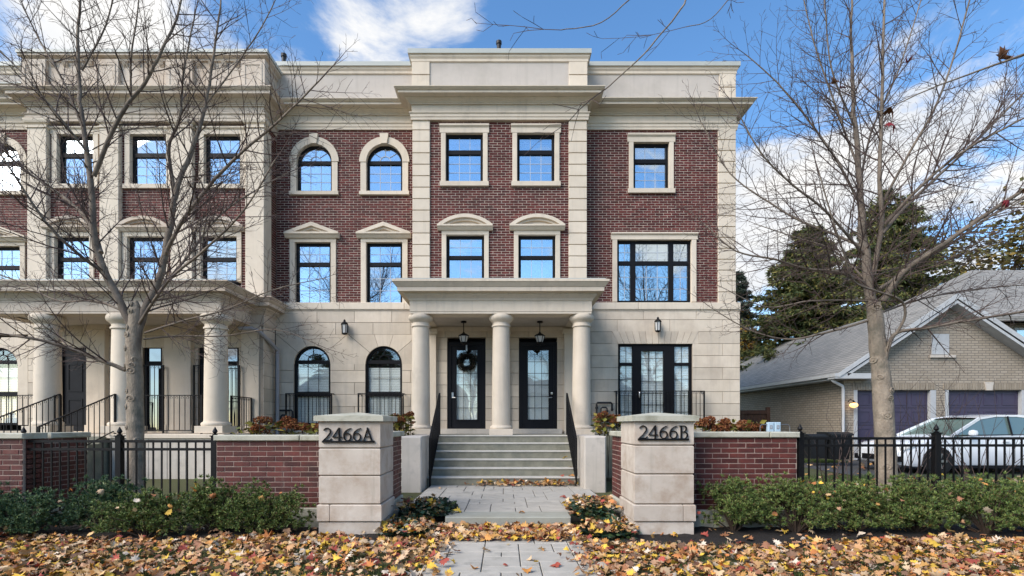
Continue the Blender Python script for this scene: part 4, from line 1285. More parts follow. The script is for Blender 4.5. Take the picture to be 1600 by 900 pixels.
# ------------------------------------------------------------------ gate pillars with their numbers
def pillar(x0, x1, y0, y1, jy, label, notch_left):
    """stone pier of single blocks, a projecting plinth course and a shallow pyramid cap"""
    t = thing('gate_pillar', label, 'pillar', ((x0 + x1) / 2, (y0 + y1) / 2, -.15), 'stone gate pillars')
    MB().box(x0 + .03, x1 - .03, y0 + .03, y1 - .03, -.2, 1.38).build('core', M['joint'], t)
    lv = [-.19] + jy + [1.393]
    for i in range(len(lv) - 1):
        g = .005
        a, b = lv[i] + g, lv[i + 1] - g
        def stone(xa, xb, ya, yb):
            mb = MB()
            c = .012
            vs = []
            for z, k in ((a, c), (a + c, 0), (b - c, 0), (b, c)):
                vs += [(xa + k, ya + k, z), (xb - k, ya + k, z), (xb - k, yb - k, z), (xa + k, yb - k, z)]
            fs = [(3, 2, 1, 0), (12, 13, 14, 15)]
            for r in range(3):
                for q in range(4):
                    fs.append((r * 4 + q, r * 4 + (q + 1) % 4, (r + 1) * 4 + (q + 1) % 4, (r + 1) * 4 + q))
            mb.add(vs, fs)
            mb.build('stone_block', M['pillar'], t)
        if i == 1:
            e = .02
            s = x0 + .15 if notch_left else x1 - .15
            stone(x0 - e, s - .004, y0 - e, y1 + e)
            stone(s + .004, x1 + e, y0 - e, y1 + e)
        else:
            stone(x0, x1, y0, y1)
    o = .052
    c = MB()
    cxm, cym = (x0 + x1) / 2, (y0 + y1) / 2
    za, zb, zc = 1.393, 1.466, 1.522
    c.add([(x0 - o, y0 - o, za), (x1 + o, y0 - o, za), (x1 + o, y1 + o, za), (x0 - o, y1 + o, za), (x0 - o, y0 - o, zb), (x1 + o, y0 - o, zb), (x1 + o, y1 + o, zb), (x0 - o, y1 + o, zb), (cxm, cym, zc)],
          [(3, 2, 1, 0), (0, 1, 5, 4), (1, 2, 6, 5), (2, 3, 7, 6), (3, 0, 4, 7), (4, 5, 8), (5, 6, 8), (6, 7, 8), (7, 4, 8)])
    c.build('cap', M['capstone'], t)
    return t
PA = (-2.507, -1.677, 6.90, 7.70)
PB = (1.764, 2.560, 6.90, 7.72)
def jz(ys): return [wz(y, 6.9) for y in ys]
pillar(*PA, jz([815.5, 788, 743.5, 700.5]), 'stone gate pillar carrying the number 2466A, left of the path', True)
pillar(*PB, jz([815.5, 788, 741, 696]), 'stone gate pillar carrying the number 2466B, right of the path', False)

def glyph(ch):
    """outlines of an upright serif letter in a box one unit high: list of (points, widths) strokes"""
    def arc(cx, cy, rx, ry, a0, a1, n=14):
        return [(cx + rx * math.cos(R(a0 + (a1 - a0) * i / n)), cy + ry * math.sin(R(a0 + (a1 - a0) * i / n))) for i in range(n + 1)]
    if ch == '2':
        return [(arc(.29, .72, .22, .25, 165, -25, 14) + [(.30, .32), (.06, .06)], [.05] * 4 + [.075] * 6 + [.12] * 4 + [.10, .07, .05]), ([(.04, .05), (.50, .05)], [.10, .10]), ([(.48, .05), (.57, .19)], [.08, .03])], .62
    if ch == '4':
        return [([(.42, .98), (.04, .30)], [.05, .05]), ([(.02, .29), (.62, .29)], [.085, .085]), ([(.445, 1.0), (.445, .0)], [.125, .125])], .66
    if ch == '6':
        return [(arc(.72, .36, .64, .63, 106, 178, 12), [.03, .04, .05, .06, .07, .085, .10, .11, .12, .12, .12, .12, .12]), (arc(.31, .31, .22, .275, 0, 360, 28), [.12 - .05 * abs(math.sin(R(360 * i / 28))) for i in range(29)])], .62
    if ch == 'A':
        return [([(.36, .98), (.10, .02)], [.05, .05]), ([(.34, 1.0), (.63, .02)], [.13, .13]), ([(.19, .34), (.54, .34)], [.05, .05]), ([(.0, .02), (.21, .02)], [.045, .045]), ([(.51, .02), (.76, .02)], [.045, .045])], .78
    if ch == 'B':
        return [([(.17, 1.0), (.17, .0)], [.13, .13]), ([(.02, .978), (.32, .978)], [.045, .045]), ([(.02, .022), (.34, .022)], [.045, .045]), ([(.17, .53), (.33, .53)], [.045, .045]),
                (arc(.30, .755, .19, .225, 90, -90), [.045] * 3 + [.08] * 2 + [.12] * 5 + [.08] * 2 + [.045] * 3), (arc(.32, .275, .235, .255, 90, -90), [.045] * 3 + [.08] * 2 + [.13] * 5 + [.08] * 2 + [.045] * 3)], .62
def stroke(mb, pts, ws, x0, z0, s, y0, y1):
    L, Rr = [], []
    for i, (x, z) in enumerate(pts):
        a, b = pts[max(i - 1, 0)], pts[min(i + 1, len(pts) - 1)]
        dx, dz = b[0] - a[0], b[1] - a[1]
        l = math.hypot(dx, dz) or 1
        w = ws[min(i, len(ws) - 1)] / 2
        L.append((x0 + (x - dz / l * w) * s, z0 + (z + dx / l * w) * s))
        Rr.append((x0 + (x + dz / l * w) * s, z0 + (z - dx / l * w) * s))
    mb.ring(L, Rr, y0, y1)
def numbers(text, xa, xb, zb, h, label):
    t = thing('house_number', label, 'house number', ((xa + xb) / 2, 6.88, zb))
    ws = [glyph(c)[1] for c in text]
    k = (xb - xa) / (sum(ws) * h)
    x = xa
    for i, c in enumerate(text):
        strokes, w = glyph(c)
        mb = MB()
        for j, (pts, wd) in enumerate(strokes):
            wd = [q * .72 for q in wd]
            d = .0004 * j
            stroke(mb, [(p[0] * k, p[1]) for p in pts], wd, x, zb, h, 6.872 - d, 6.905)
        mb.build('numeral', M['iron'], t)
        x += w * h * k
    MB().box(xa - .005, xb + .005, 6.874, 6.905, zb - .022, zb + .004).build('base_bar', M['iron'], t)
numbers('2466A', wx(504.5, 6.9), wx(585, 6.9), wz(689, 6.9), .180, 'black raised lettering 2466A on the left pillar')
numbers('2466B', wx(997, 6.9), wx(1075, 6.9), wz(685.5, 6.9), .180, 'black raised lettering 2466B on the right pillar')

# ------------------------------------------------------------------ brick garden walls
def garden_wall(label, parts, loc):
    t = thing('garden_wall', label, 'wall', loc, 'brick garden walls')
    for face, a0, a1, z0, z1, plinth, cap0, cap1, capo in parts:
        brickwork(face, a0, a1, z0 + plinth, z1, [], t, singles=300, spec=GB, mat='gbrick', mortar='gmortar', depth=.30)
        mb = MB(); face.box(mb, a0 - .0, a1 + .0, -.30, .035, z0 - .3, z0 + plinth - .002, .008)
        mb.build('plinth', M['capstone'], t)
        x = cap0
        while x < cap1 - .01:
            e = min(x + 1.25, cap1)
            if cap1 - e < .25: e = cap1
            mb = MB(); face.box(mb, x + .003, e - .003, -.36, capo, z1 + .002, z1 + .085, .012)
            mb.build('capstone', M['capstone'], t)
            x = e
    return t
DGW = 7.42
fGW = front(DGW)
xa, xb = wx(338.5, DGW), PA[0] + .02
zA = wz(689, DGW)
garden_wall('brick garden wall with mossy stone cap left of pillar 2466A, beside the steps path',
            [(fGW, xa, xb, -.02, zA, .16, xa - .03, xb - .03, .045),
             (Face((PA[1] - .06, PA[3] - .02, 0), (0, 1, 0), (1, 0, 0)), .0, .92, .0, wz(683.5, 7.75), .17, .03, .96, .05)], (-3.2, 7.5, -.1))
xa, xb = PB[1] - .02, wx(1245, DGW)
zB = wz(684, DGW)
garden_wall('brick garden wall with pale stone cap right of pillar 2466B',
            [(fGW, xa, xb, -.02, zB, .13, xa + .05, xb + .03, .045),
             (Face((PB[0] + .06, PB[3] + .90, 0), (0, -1, 0), (-1, 0, 0)), .0, .92, .0, wz(683, 7.8), .17, -.04, .89, .05)], (3.3, 7.5, -.1))
xb = wx(36, DGW)
garden_wall('brick garden wall at the far left edge, turning back beside the porch steps',
            [(fGW, -9.6, xb, -.02, wz(686, DGW), .1, -9.6, xb + .04, .045),
             (Face((xb, DGW + .04, 0), (0, 1, 0), (1, 0, 0)), .0, 1.1, .0, wz(686, DGW) - .002, .1, .38, 1.14, .045)], (-8, 7.5, -.1))

# ------------------------------------------------------------------ iron fences
def finial(mb, x, y, z, s=1.0):
    mb.lathe((x, y, z), [(.034 * s, 0), (.040 * s, .012 * s), (.018 * s, .022 * s), (.018 * s, .03 * s), (.036 * s, .055 * s), (.030 * s, .075 * s), (.012 * s, .11 * s), (.003, .13 * s)], 10)
def fence(label, posts, x0, x1, D, z_top, z_mid, z_bot, pitch, loc):
    t = thing('iron_fence', label, 'fence', loc, 'black iron fences')
    for x in posts:
        p = MB().cbox(x - .042, x + .042, D - .042, D + .042, -.3, z_top + .07, .004).build('post', M['iron'], t)
        mb = MB(); mb.box(x - .052, x + .052, D - .052, D + .052, z_top + .07, z_top + .085); mb.build('post_cap', M['iron'], p)
        mb = MB(); finial(mb, x, D, z_top + .085); mb.build('finial', M['iron'], p, 40)
    for z in (z_top, z_mid, z_bot):
        MB().box(x0, x1, D - .016, D + .016, z - .019, z + .019).build('rail', M['iron'], t)
    me = MB().box(-.0095, .0095, -.0095, .0095, z_bot - .08, z_top - .005).mesh('picket', M['iron'])
    n = int((x1 - x0) / pitch)
    for i in range(n + 1):
        x = x0 + (x1 - x0 - n * pitch) / 2 + i * pitch
        if all(abs(x - q) > .06 for q in posts):
            link('picket', me, t, (x, D, 0))
    return t
DF = 7.50
fence('black iron fence in front of the left tree trunk and porch base', [wx(37, DF), wx(187, DF), wx(336, DF)], wx(37, DF), wx(336, DF), DF, wz(689.5, DF), wz(702, DF), .16, 13.25 * DF / F, (-6, DF, 0))
fence('black iron fence running right from the brick wall in front of the white car', [wx(1250, DF), wx(1463, DF), wx(1676, DF)], wx(1250, DF), wx(1690, DF), DF, wz(685, DF), wz(696, DF), .16, 13.3 * DF / F, (6.5, DF, 0))

# ------------------------------------------------------------------ railings
def railing(name, label, p0, p1, h, pitch, group=None, posts=True, low=.09, scroll=True, w=.014, cat='railing'):
    """iron railing between two foot points: posts, top and bottom rail, pickets and small scrolls under the top rail"""
    p0, p1 = Vector(p0), Vector(p1)
    t = thing(name, label, cat, (p0 + p1) / 2, group)
    up = Vector((0, 0, 1))
    MB().bar(p0 + up * h, p1 + up * h, .042, .020).build('top_rail', M['iron'], t)
    MB().bar(p0 + up * low, p1 + up * low, .022, .022).build('bottom_rail', M['iron'], t)
    if posts:
        for p in (p0, p1):
            MB().box(p.x - .019, p.x + .019, p.y - .019, p.y + .019, p.z - .03, p.z + h + .008).build('post', M['iron'], t)
    L = (p1 - p0).length
    n = max(1, int(L / pitch))
    me = MB().box(-w / 2, w / 2, -w / 2, w / 2, low, h - .005).mesh('picket', M['iron'])
    d = (p1 - p0) / L
    for i in range(1, n):
        link('picket', me, t, p0 + d * (L * i / n))
    if scroll:
        mb = MB()
        hz = Vector((d.x, d.y, 0)).normalized()
        for i in range(n):
            c = p0 + d * (L * (i + .5) / n) + up * (h - .055)
            r = min(.030, L / n * .3)
            mb.tube([c + hz * (r * math.cos(a)) + up * (r * math.sin(a)) for a in [R(-60 + 30 * q) for q in range(11)]], .0055, 4)
        mb.build('scrollwork', M['iron'], t)['kind'] = 'stuff'
    return t
g = 'front step handrails'
railing('handrail', 'black iron handrail on the left side of the front steps', (-1.63, 11.18, .0), (-1.63, 12.86, LZ + .01), 1.04, .12, g, cat='handrail')
railing('handrail', 'black iron handrail on the right side of the front steps', (1.575, 11.18, .0), (1.575, 12.86, LZ + .01), 1.04, .12, g, cat='handrail')
def guard(label, x0, x1, yt, yb, D, out, pitch, group):
    """window guard: front rail with pickets and two short returns to the wall"""
    xa, xb = wx(x0, D), wx(x1, D)
    za, zb = wz(yb, D), wz(yt, D)
    t = railing('window_guard', label, (xa, D - out, za), (xb, D - out, za), zb - za, pitch, group, cat='railing')
    for x in (xa, xb):
        MB().bar((x, D - out, zb), (x, D, zb), .03, .02).build('return_rail', M['iron'], t)
g = 'iron guards in front of ground floor windows'
guard('iron guard in front of the ground floor arched window left of the wall lantern', 451.5, 521.5, 615.5, 668, DG - .003, .20, .108, g)
guard('iron guard in front of the ground floor arched window beside the portico', 563, 632, 615.5, 668, DG - .003, .20, .108, g)
guard('wide iron guard in front of the french door right of the portico', 960, 1095, 612, 668, DG - .003, .25, .112, g)
PZ = PF + .045
railing('porch_railing', 'iron railing along the front of the left porch between its columns', (-9.35, 12.95, PZ), (-7.68, 12.95, PZ), .98, .13)
railing('porch_railing', 'short iron railing at the right end of the left porch', (-7.06, 13.2, PZ), (-7.06, 14.25, PZ), .98, .13)
railing('porch_railing', 'iron railing at the left edge of the photo, beyond the porch steps', (-12.9, 12.95, PZ), (-11.25, 12.95, PZ), .98, .13)
g = 'porch step handrails'
railing('handrail', 'sloping iron handrail nearer the tree on the left porch steps', (-9.8, 10.75, .30), (-9.72, 12.75, PZ), 1.0, .16, g, cat='handrail')
railing('handrail', 'sloping iron handrail on the far left of the porch steps', (-11.15, 10.75, .30), (-11.1, 12.75, PZ), 1.0, .16, g, cat='handrail')
railing('window_guard', 'tall iron guard in front of the narrow dark porch door', (wx(221, 14.2), 14.2, PZ), (wx(255, 14.2), 14.2, PZ), wz(571, 14.2) - PZ, .11)
railing('window_guard', 'tall iron guard in front of the wide porch door behind the right column', (wx(303, 14.2), 14.2, PZ), (wx(374, 14.2), 14.2, PZ), wz(571, 14.2) - PZ, .11)

# ------------------------------------------------------------------ lanterns, wreath, meters
def wall_lantern(label, x, y, D, lit=False):
    t = thing('wall_lantern', label, 'lantern', P(x, y, D), 'wall lanterns')
    p = P(x, y, D)
    c = (p.x, D - .16, p.z)
    MB().box(p.x - .05, p.x + .05, D - .03, D, p.z - .10, p.z + .12).build('back_plate', M['iron'], t)
    MB().tube([(p.x, D - .02, p.z + .02), (p.x, D - .10, p.z + .16), (p.x, D - .16, p.z + .20)], .012, 6).build('arm', M['iron'], t)
    MB().lathe(c, [(.10, .10), (.11, .11), (.075, .16), (.04, .185), (.03, .20), (.035, .22), (.008, .25)], 8).build('roof', M['iron'], t)
    MB().lathe(c, [(.07, -.15), (.082, .10)], 6).build('glass', M['lamp_glass'], t)
    cg = MB()
    for i in range(6):
        a = 2 * math.pi * i / 6
        cg.bar((c[0] + .075 * math.cos(a), c[1] + .075 * math.sin(a), c[2] - .16), (c[0] + .09 * math.cos(a), c[1] + .09 * math.sin(a), c[2] + .105), .012)
    cg.lathe(c, [(.04, -.20), (.085, -.175), (.085, -.15)], 6)
    cg.build('cage', M['iron'], t)
wall_lantern('small black wall lantern between the two ground floor arched windows', 541, 514, DG)
wall_lantern('small black wall lantern above the french door', 1025.5, 510, DG)
def pendant(label, x, D):
    t = thing('pendant_lantern', label, 'lantern', (wx(x, D), D, zf0), 'portico pendant lanterns')
    X, zt = wx(x, D), zf0 + .03
    zb = wz(541, D)
    MB().lathe((X, D, zt - .04), [(.075, 0), (.08, .02), (.075, .04)], 16).build('ceiling_rose', M['iron'], t, 40)
    MB().tube([(X, D, zt - .03), (X, D, zt - .30)], .012, 6).build('rod', M['iron'], t)
    H = zt - .30 - zb
    MB().lathe((X, D, zt - .30 - .10), [(.145, 0), (.15, .012), (.09, .055), (.03, .08), (.02, .11)], 6).build('roof', M['iron'], t)
    za = zt - .41
    MB().lathe((X, D, zb + .11), [(.078, 0), (.13, za - zb - .11)], 6).build('glass', M['lamp_glass'], t)
    cg = MB()
    for i in range(6):
        a = 2 * math.pi * i / 6
        cg.bar((X + .082 * math.cos(a), D + .082 * math.sin(a), zb + .10), (X + .136 * math.cos(a), D + .136 * math.sin(a), za + .01), .014)
    cg.lathe((X, D, zb), [(.006, 0), (.03, .02), (.018, .045), (.05, .07), (.088, .09), (.088, .112)], 6)
    cg.build('cage', M['iron'], t)
pendant('black pendant lantern hanging in front of the door with the wreath', 724.5, 13.85)
pendant('black pendant lantern hanging in front of the door without a wreath', 843.5, 13.85)
def blades_about(n, centre_fn, l, w, spread=1.0):
    vs = np.zeros((n * 3, 3)); 
    for i in range(n):
        c, d = centre_fn()
        d = Vector(d) + Vector((random.gauss(0, spread), random.gauss(0, spread), random.gauss(0, spread)))
        d.normalize()
        s = d.orthogonal().normalized()
        s.rotate(Matrix.Rotation(random.uniform(0, 6.28), 3, d))
        c = Vector(c)
        ll = l * random.uniform(.6, 1.3)
        vs[i * 3] = c - s * w / 2; vs[i * 3 + 1] = c + s * w / 2; vs[i * 3 + 2] = c + d * ll
    return vs, np.arange(n * 3).reshape(n, 3)
def wreath():
    p = P(729, 565.5, DC - .005)
    t = thing('wreath', 'dark evergreen wreath hung on the left front door', 'wreath', p)
    def cf():
        a = random.uniform(0, 2 * math.pi); b = random.uniform(0, 2 * math.pi)
        rr = .205 + .055 * math.cos(b)
        return (p.x + rr * math.cos(a), p.y - .06 - .05 * math.sin(b), p.z + rr * math.sin(a)), (math.cos(a) * math.cos(b), -.5 - math.sin(b), math.sin(a) * math.cos(b))
    v, f = blades_about(2600, cf, .06, .014, .6)
    link('needles', np_mesh('needles', v, f, M['wreath']), t)['kind'] = 'stuff'
    MB().tube([(p.x + .2 * math.cos(R(12 * i)), p.y - .05, p.z + .2 * math.sin(R(12 * i))) for i in range(31)], .035, 6).build('ring', M['stem'], t)
    MB().box(p.x - .02, p.x + .02, p.y - .03, p.y - .02, p.z + .2, p.z + .48).build('ribbon', M['nickel'], t)
wreath()
def gas_meter(label, x, y, D):
    p = P(x, y, D)
    t = thing('gas_meter', label, 'gas meter', (p.x, D, p.z - .3), 'gas meters')
    MB().tube([(p.x - .22, D - .1, p.z - .5), (p.x - .22, D - .1, p.z + .16), (p.x - .19, D - .1, p.z + .2), (p.x + .2, D - .1, p.z + .2), (p.x + .23, D - .1, p.z + .16), (p.x + .23, D - .1, p.z - .05)], .028, 8).build('riser_pipe', M['gas'], t, 50)
    MB().tube([(p.x - .1, D - .12, p.z - .35), (p.x - .1, D - .12, p.z + .02), (p.x - .06, D - .12, p.z + .06), (p.x + .05, D - .12, p.z + .06), (p.x + .08, D - .12, p.z + .02), (p.x + .08, D - .12, p.z - .35)], .025, 8).build('loop_pipe', M['gas'], t, 50)
    MB().cbox(p.x - .12, p.x + .13, D - .25, D - .06, p.z - .42, p.z - .1, .03).build('meter_body', M['steel'], t)
    for q, zq in ((-.22, .05), (.08, -.05), (.23, 0)):
        MB().lathe((p.x + q, D - .11, p.z + zq), [(.04, -.03), (.045, 0), (.04, .03)], 8).build('fitting', M['gas'], t)
gas_meter('dark gas meter pipes by the left arched window, near the downspout', 447, 652, DG - .01)
gas_meter('dark gas meter pipes between the right portico column and french door', 943, 640, DG - .01)
# ------------------------------------------------------------------ brick garage house on the right
NH = thing('brick_house', 'buff brick house with purple garage doors and grey shingle gable roof', 'house', (15, 17, .3))
GD = 16.8
gx0, gx1 = wx(1319, GD), wx(1640, GD)
gz0 = .15
eave = wz(577, GD)
gap_x, gap_z = wx(1479, GD), wz(462, GD)
gd = [(1338.5, 1454.5), (1481, 1597)]
zd1 = wz(610, GD)
zd0 = gz0 + .03
# front wall in pieces round the garage doors, gable on top
segs = subtract(gx0, gx1, [(wx(a, GD), wx(b, GD)) for a, b in gd])
for a, b in segs:
    MB().box(a, b, GD, GD + .25, gz0 - .3, zd1).build('wall', M['nbrick'], NH)
MB().box(gx0, gx1, GD, GD + .25, zd1, eave).build('wall', M['nbrick'], NH)
half = gap_x - gx0
MB().prism([(gx0, eave), (2 * gap_x - gx0, eave), (gap_x, gap_z - .12)], GD, GD + .25).build('gable', M['nbrick'], NH)
MB().box(gx1 - .2, 2 * gap_x - gx0 + 1.2, GD + .02, GD + .3, gz0 - .3, eave + .2).build('wall', M['nbrick'], NH)
MB().box(gx0, gx0 + .25, GD + .25, GD + 12, gz0 - .3, eave).build('side_wall', M['nbrick'], NH)
soldier = surf('soldier_brick', (.30, .25, .19), (.26, .215, .16), 8, .9, rnd=.15)
for a, b in gd:
    xa, xb = wx(a, GD), wx(b, GD)
    n = int((xb - xa + .3) / .085)
    lint = MB().box(xa - .15, xb + .15, GD - .006, GD + .02, zd1 + .02, zd1 + .24).build('lintel', M['nbrick'], NH)
    me = MB().box(-.036, .036, -.02, .0, 0, .215).mesh('brick', soldier)
    for i in range(n):
        link('brick', me, lint, (xa - .15 + (i + .5) * (xb - xa + .3) / n, GD - .004, zd1 + .022))
    dr = MB().box(xa, xb, GD + .12, GD + .17, zd0, zd1).build('garage_door', M['purple'], NH)
    for r in range(4):
        for c in range(4):
            pw, ph = (xb - xa) / 4, (zd1 - zd0) / 4
            x0_, z0_ = xa + c * pw, zd0 + r * ph
            MB().ring(rect_loop(x0_ + .07, x0_ + pw - .07, z0_ + .09, z0_ + ph - .09), rect_loop(x0_ + .11, x0_ + pw - .11, z0_ + .13, z0_ + ph - .13), GD + .105, GD + .121, True).build('door_panel', M['purple'], dr)
    for r in range(1, 4):
        MB().box(xa, xb, GD + .115, GD + .119, zd0 + r * (zd1 - zd0) / 4 - .006, zd0 + r * (zd1 - zd0) / 4 + .006).build('panel_joint', M['dark'], dr)
    for xe in ((xa - .10, xa + .02), (xb - .02, xb + .16)):
        MB().box(xe[0], xe[1], GD - .012, GD + .115, zd0, zd1 + .015).build('door_trim', M['white'], NH)
kx = wx(1544, GD)
MB().prism([(kx - .10, zd1 + .0), (kx + .10, zd1), (kx + .14, zd1 + .27), (kx - .14, zd1 + .27)], GD - .05, GD).build('keystone', M['cheek'], NH)
# gable vent panel with sill
MB().box(wx(1455, GD), wx(1482, GD), GD - .03, GD + .02, wz(554, GD), wz(522, GD)).build('gable_panel', M['white'], NH)
MB().box(wx(1452, GD), wx(1491, GD), GD - .07, GD + .0, wz(559, GD), wz(555, GD)).build('sill', M['cheek'], NH)
# roof planes with thickness, fascia, gutter, soffit
ov, rk = .45, .40
slope = (gap_z - eave) / half
ex, ez = gx0 - ov, eave - ov * slope * .55 + .04
for s in (1, -1):
    a = (gap_x + s * (ex - gap_x), ez)
    r = MB().add([(a[0], GD - rk, a[1]), (gap_x, GD - rk, gap_z), (gap_x, GD + 13, gap_z), (a[0], GD + 13, a[1]),
                  (a[0], GD - rk, a[1] - .10), (gap_x, GD - rk, gap_z - .10), (gap_x, GD + 13, gap_z - .10), (a[0], GD + 13, a[1] - .10)],
                 [(0, 1, 2, 3), (7, 6, 5, 4), (0, 4, 5, 1), (3, 2, 6, 7), (0, 3, 7, 4)]).build('roof', M['shingle'], NH)
    MB().ring([(a[0], a[1] - .02), (gap_x, gap_z - .02)], [(a[0], a[1] - .17), (gap_x, gap_z - .20)], GD - rk - .03, GD - rk - .002).build('fascia', M['white'], r)
    MB().ring([(a[0] + s * .3, a[1] - .02), (gap_x, gap_z - .24)], [(a[0] + s * .3, a[1] - .12), (gap_x, gap_z - .34)], GD - rk, GD - .001).build('soffit', M['white'], r)
MB().box(ex - .12, ex + .02, GD - rk - .02, GD + 13, ez - .14, ez - .03).build('gutter', M['white'], NH)
MB().box(ex - .02, gx0 + .02, GD - .02, GD + 13, ez - .22, ez - .15).build('soffit', M['white'], NH)
MB().box(ex - .1, gx0 + .75, GD - rk, GD - .01, ez - .20, ez - .03).build('eave_return', M['white'], NH)
dx = gx0 + .03
MB().tube([(ex - .04, GD - .1, ez - .12), (ex - .02, GD - .14, ez - .25), (gx0 - .14, GD - .12, ez - .42), (gx0 - .10, GD - .10, ez - .55), (gx0 - .10, GD - .10, gz0 + .2), (gx0 - .2, GD - .2, gz0 + .05)], .05, 8).build('downspout', M['white'], NH, 50)
# taller rear wing
wz0, wz1 = eave, wz(440, 21)
MB().box(wx(1500, 19.5), 40, 19.5, 28, gz0, wz(505, 19.5)).build('upper_wall', M['nbrick'], NH)
MB().add([(wx(1480, 18.9), 18.9, wz(494, 18.9)), (42, 18.9, wz(494, 18.9)), (40, 24, wz(422, 24)), (wx(1518, 24), 24, wz(422, 24)), (wx(1480, 18.9), 29, wz(494, 18.9)), (42, 29, wz(494, 18.9)),
          (wx(1480, 18.9), 18.9, wz(494, 18.9) - .18), (42, 18.9, wz(494, 18.9) - .18)],
         [(0, 1, 2, 3), (3, 2, 5, 4), (0, 3, 4), (0, 6, 7, 1)]).build('upper_roof', M['shingle'], NH)
w2 = rect_window(NH, wx(1583, 19.5), wx(1625, 19.5), wz(548, 19.5), wz(513, 19.5), 19.42, transom=[], t=.07, recess=.0, mats='white', glass='glass')
# lit lamp by the garage
lp = P(1334, 633, GD - .2)
LT = thing('wall_lantern', 'small lit globe lamp on the brick beside the garage door', 'lantern', lp)
lm, ln_, ll_, lb_ = new_mat('lit_amber_glass')
lb_.inputs['Base Color'].default_value = (.8, .5, .2, 1)
lb_.inputs['Emission Color'].default_value = (1.0, .55, .18, 1)
lb_.inputs['Emission Strength'].default_value = 1.3
MB().lathe(lp, [(.02, -.09), (.10, -.05), (.125, 0), (.10, .05), (.03, .08)], 12).build('globe', lm, LT, 60)
MB().lathe(lp, [(.05, .075), (.06, .09), (.02, .13), (.005, .17)], 10).build('cap', M['iron'], LT, 40)
MB().tube([(lp.x, lp.y, lp.z + .14), (lp.x - .05, lp.y + .1, lp.z + .2), (lp.x - .05, GD, lp.z + .12)], .012, 6).build('arm', M['iron'], LT)

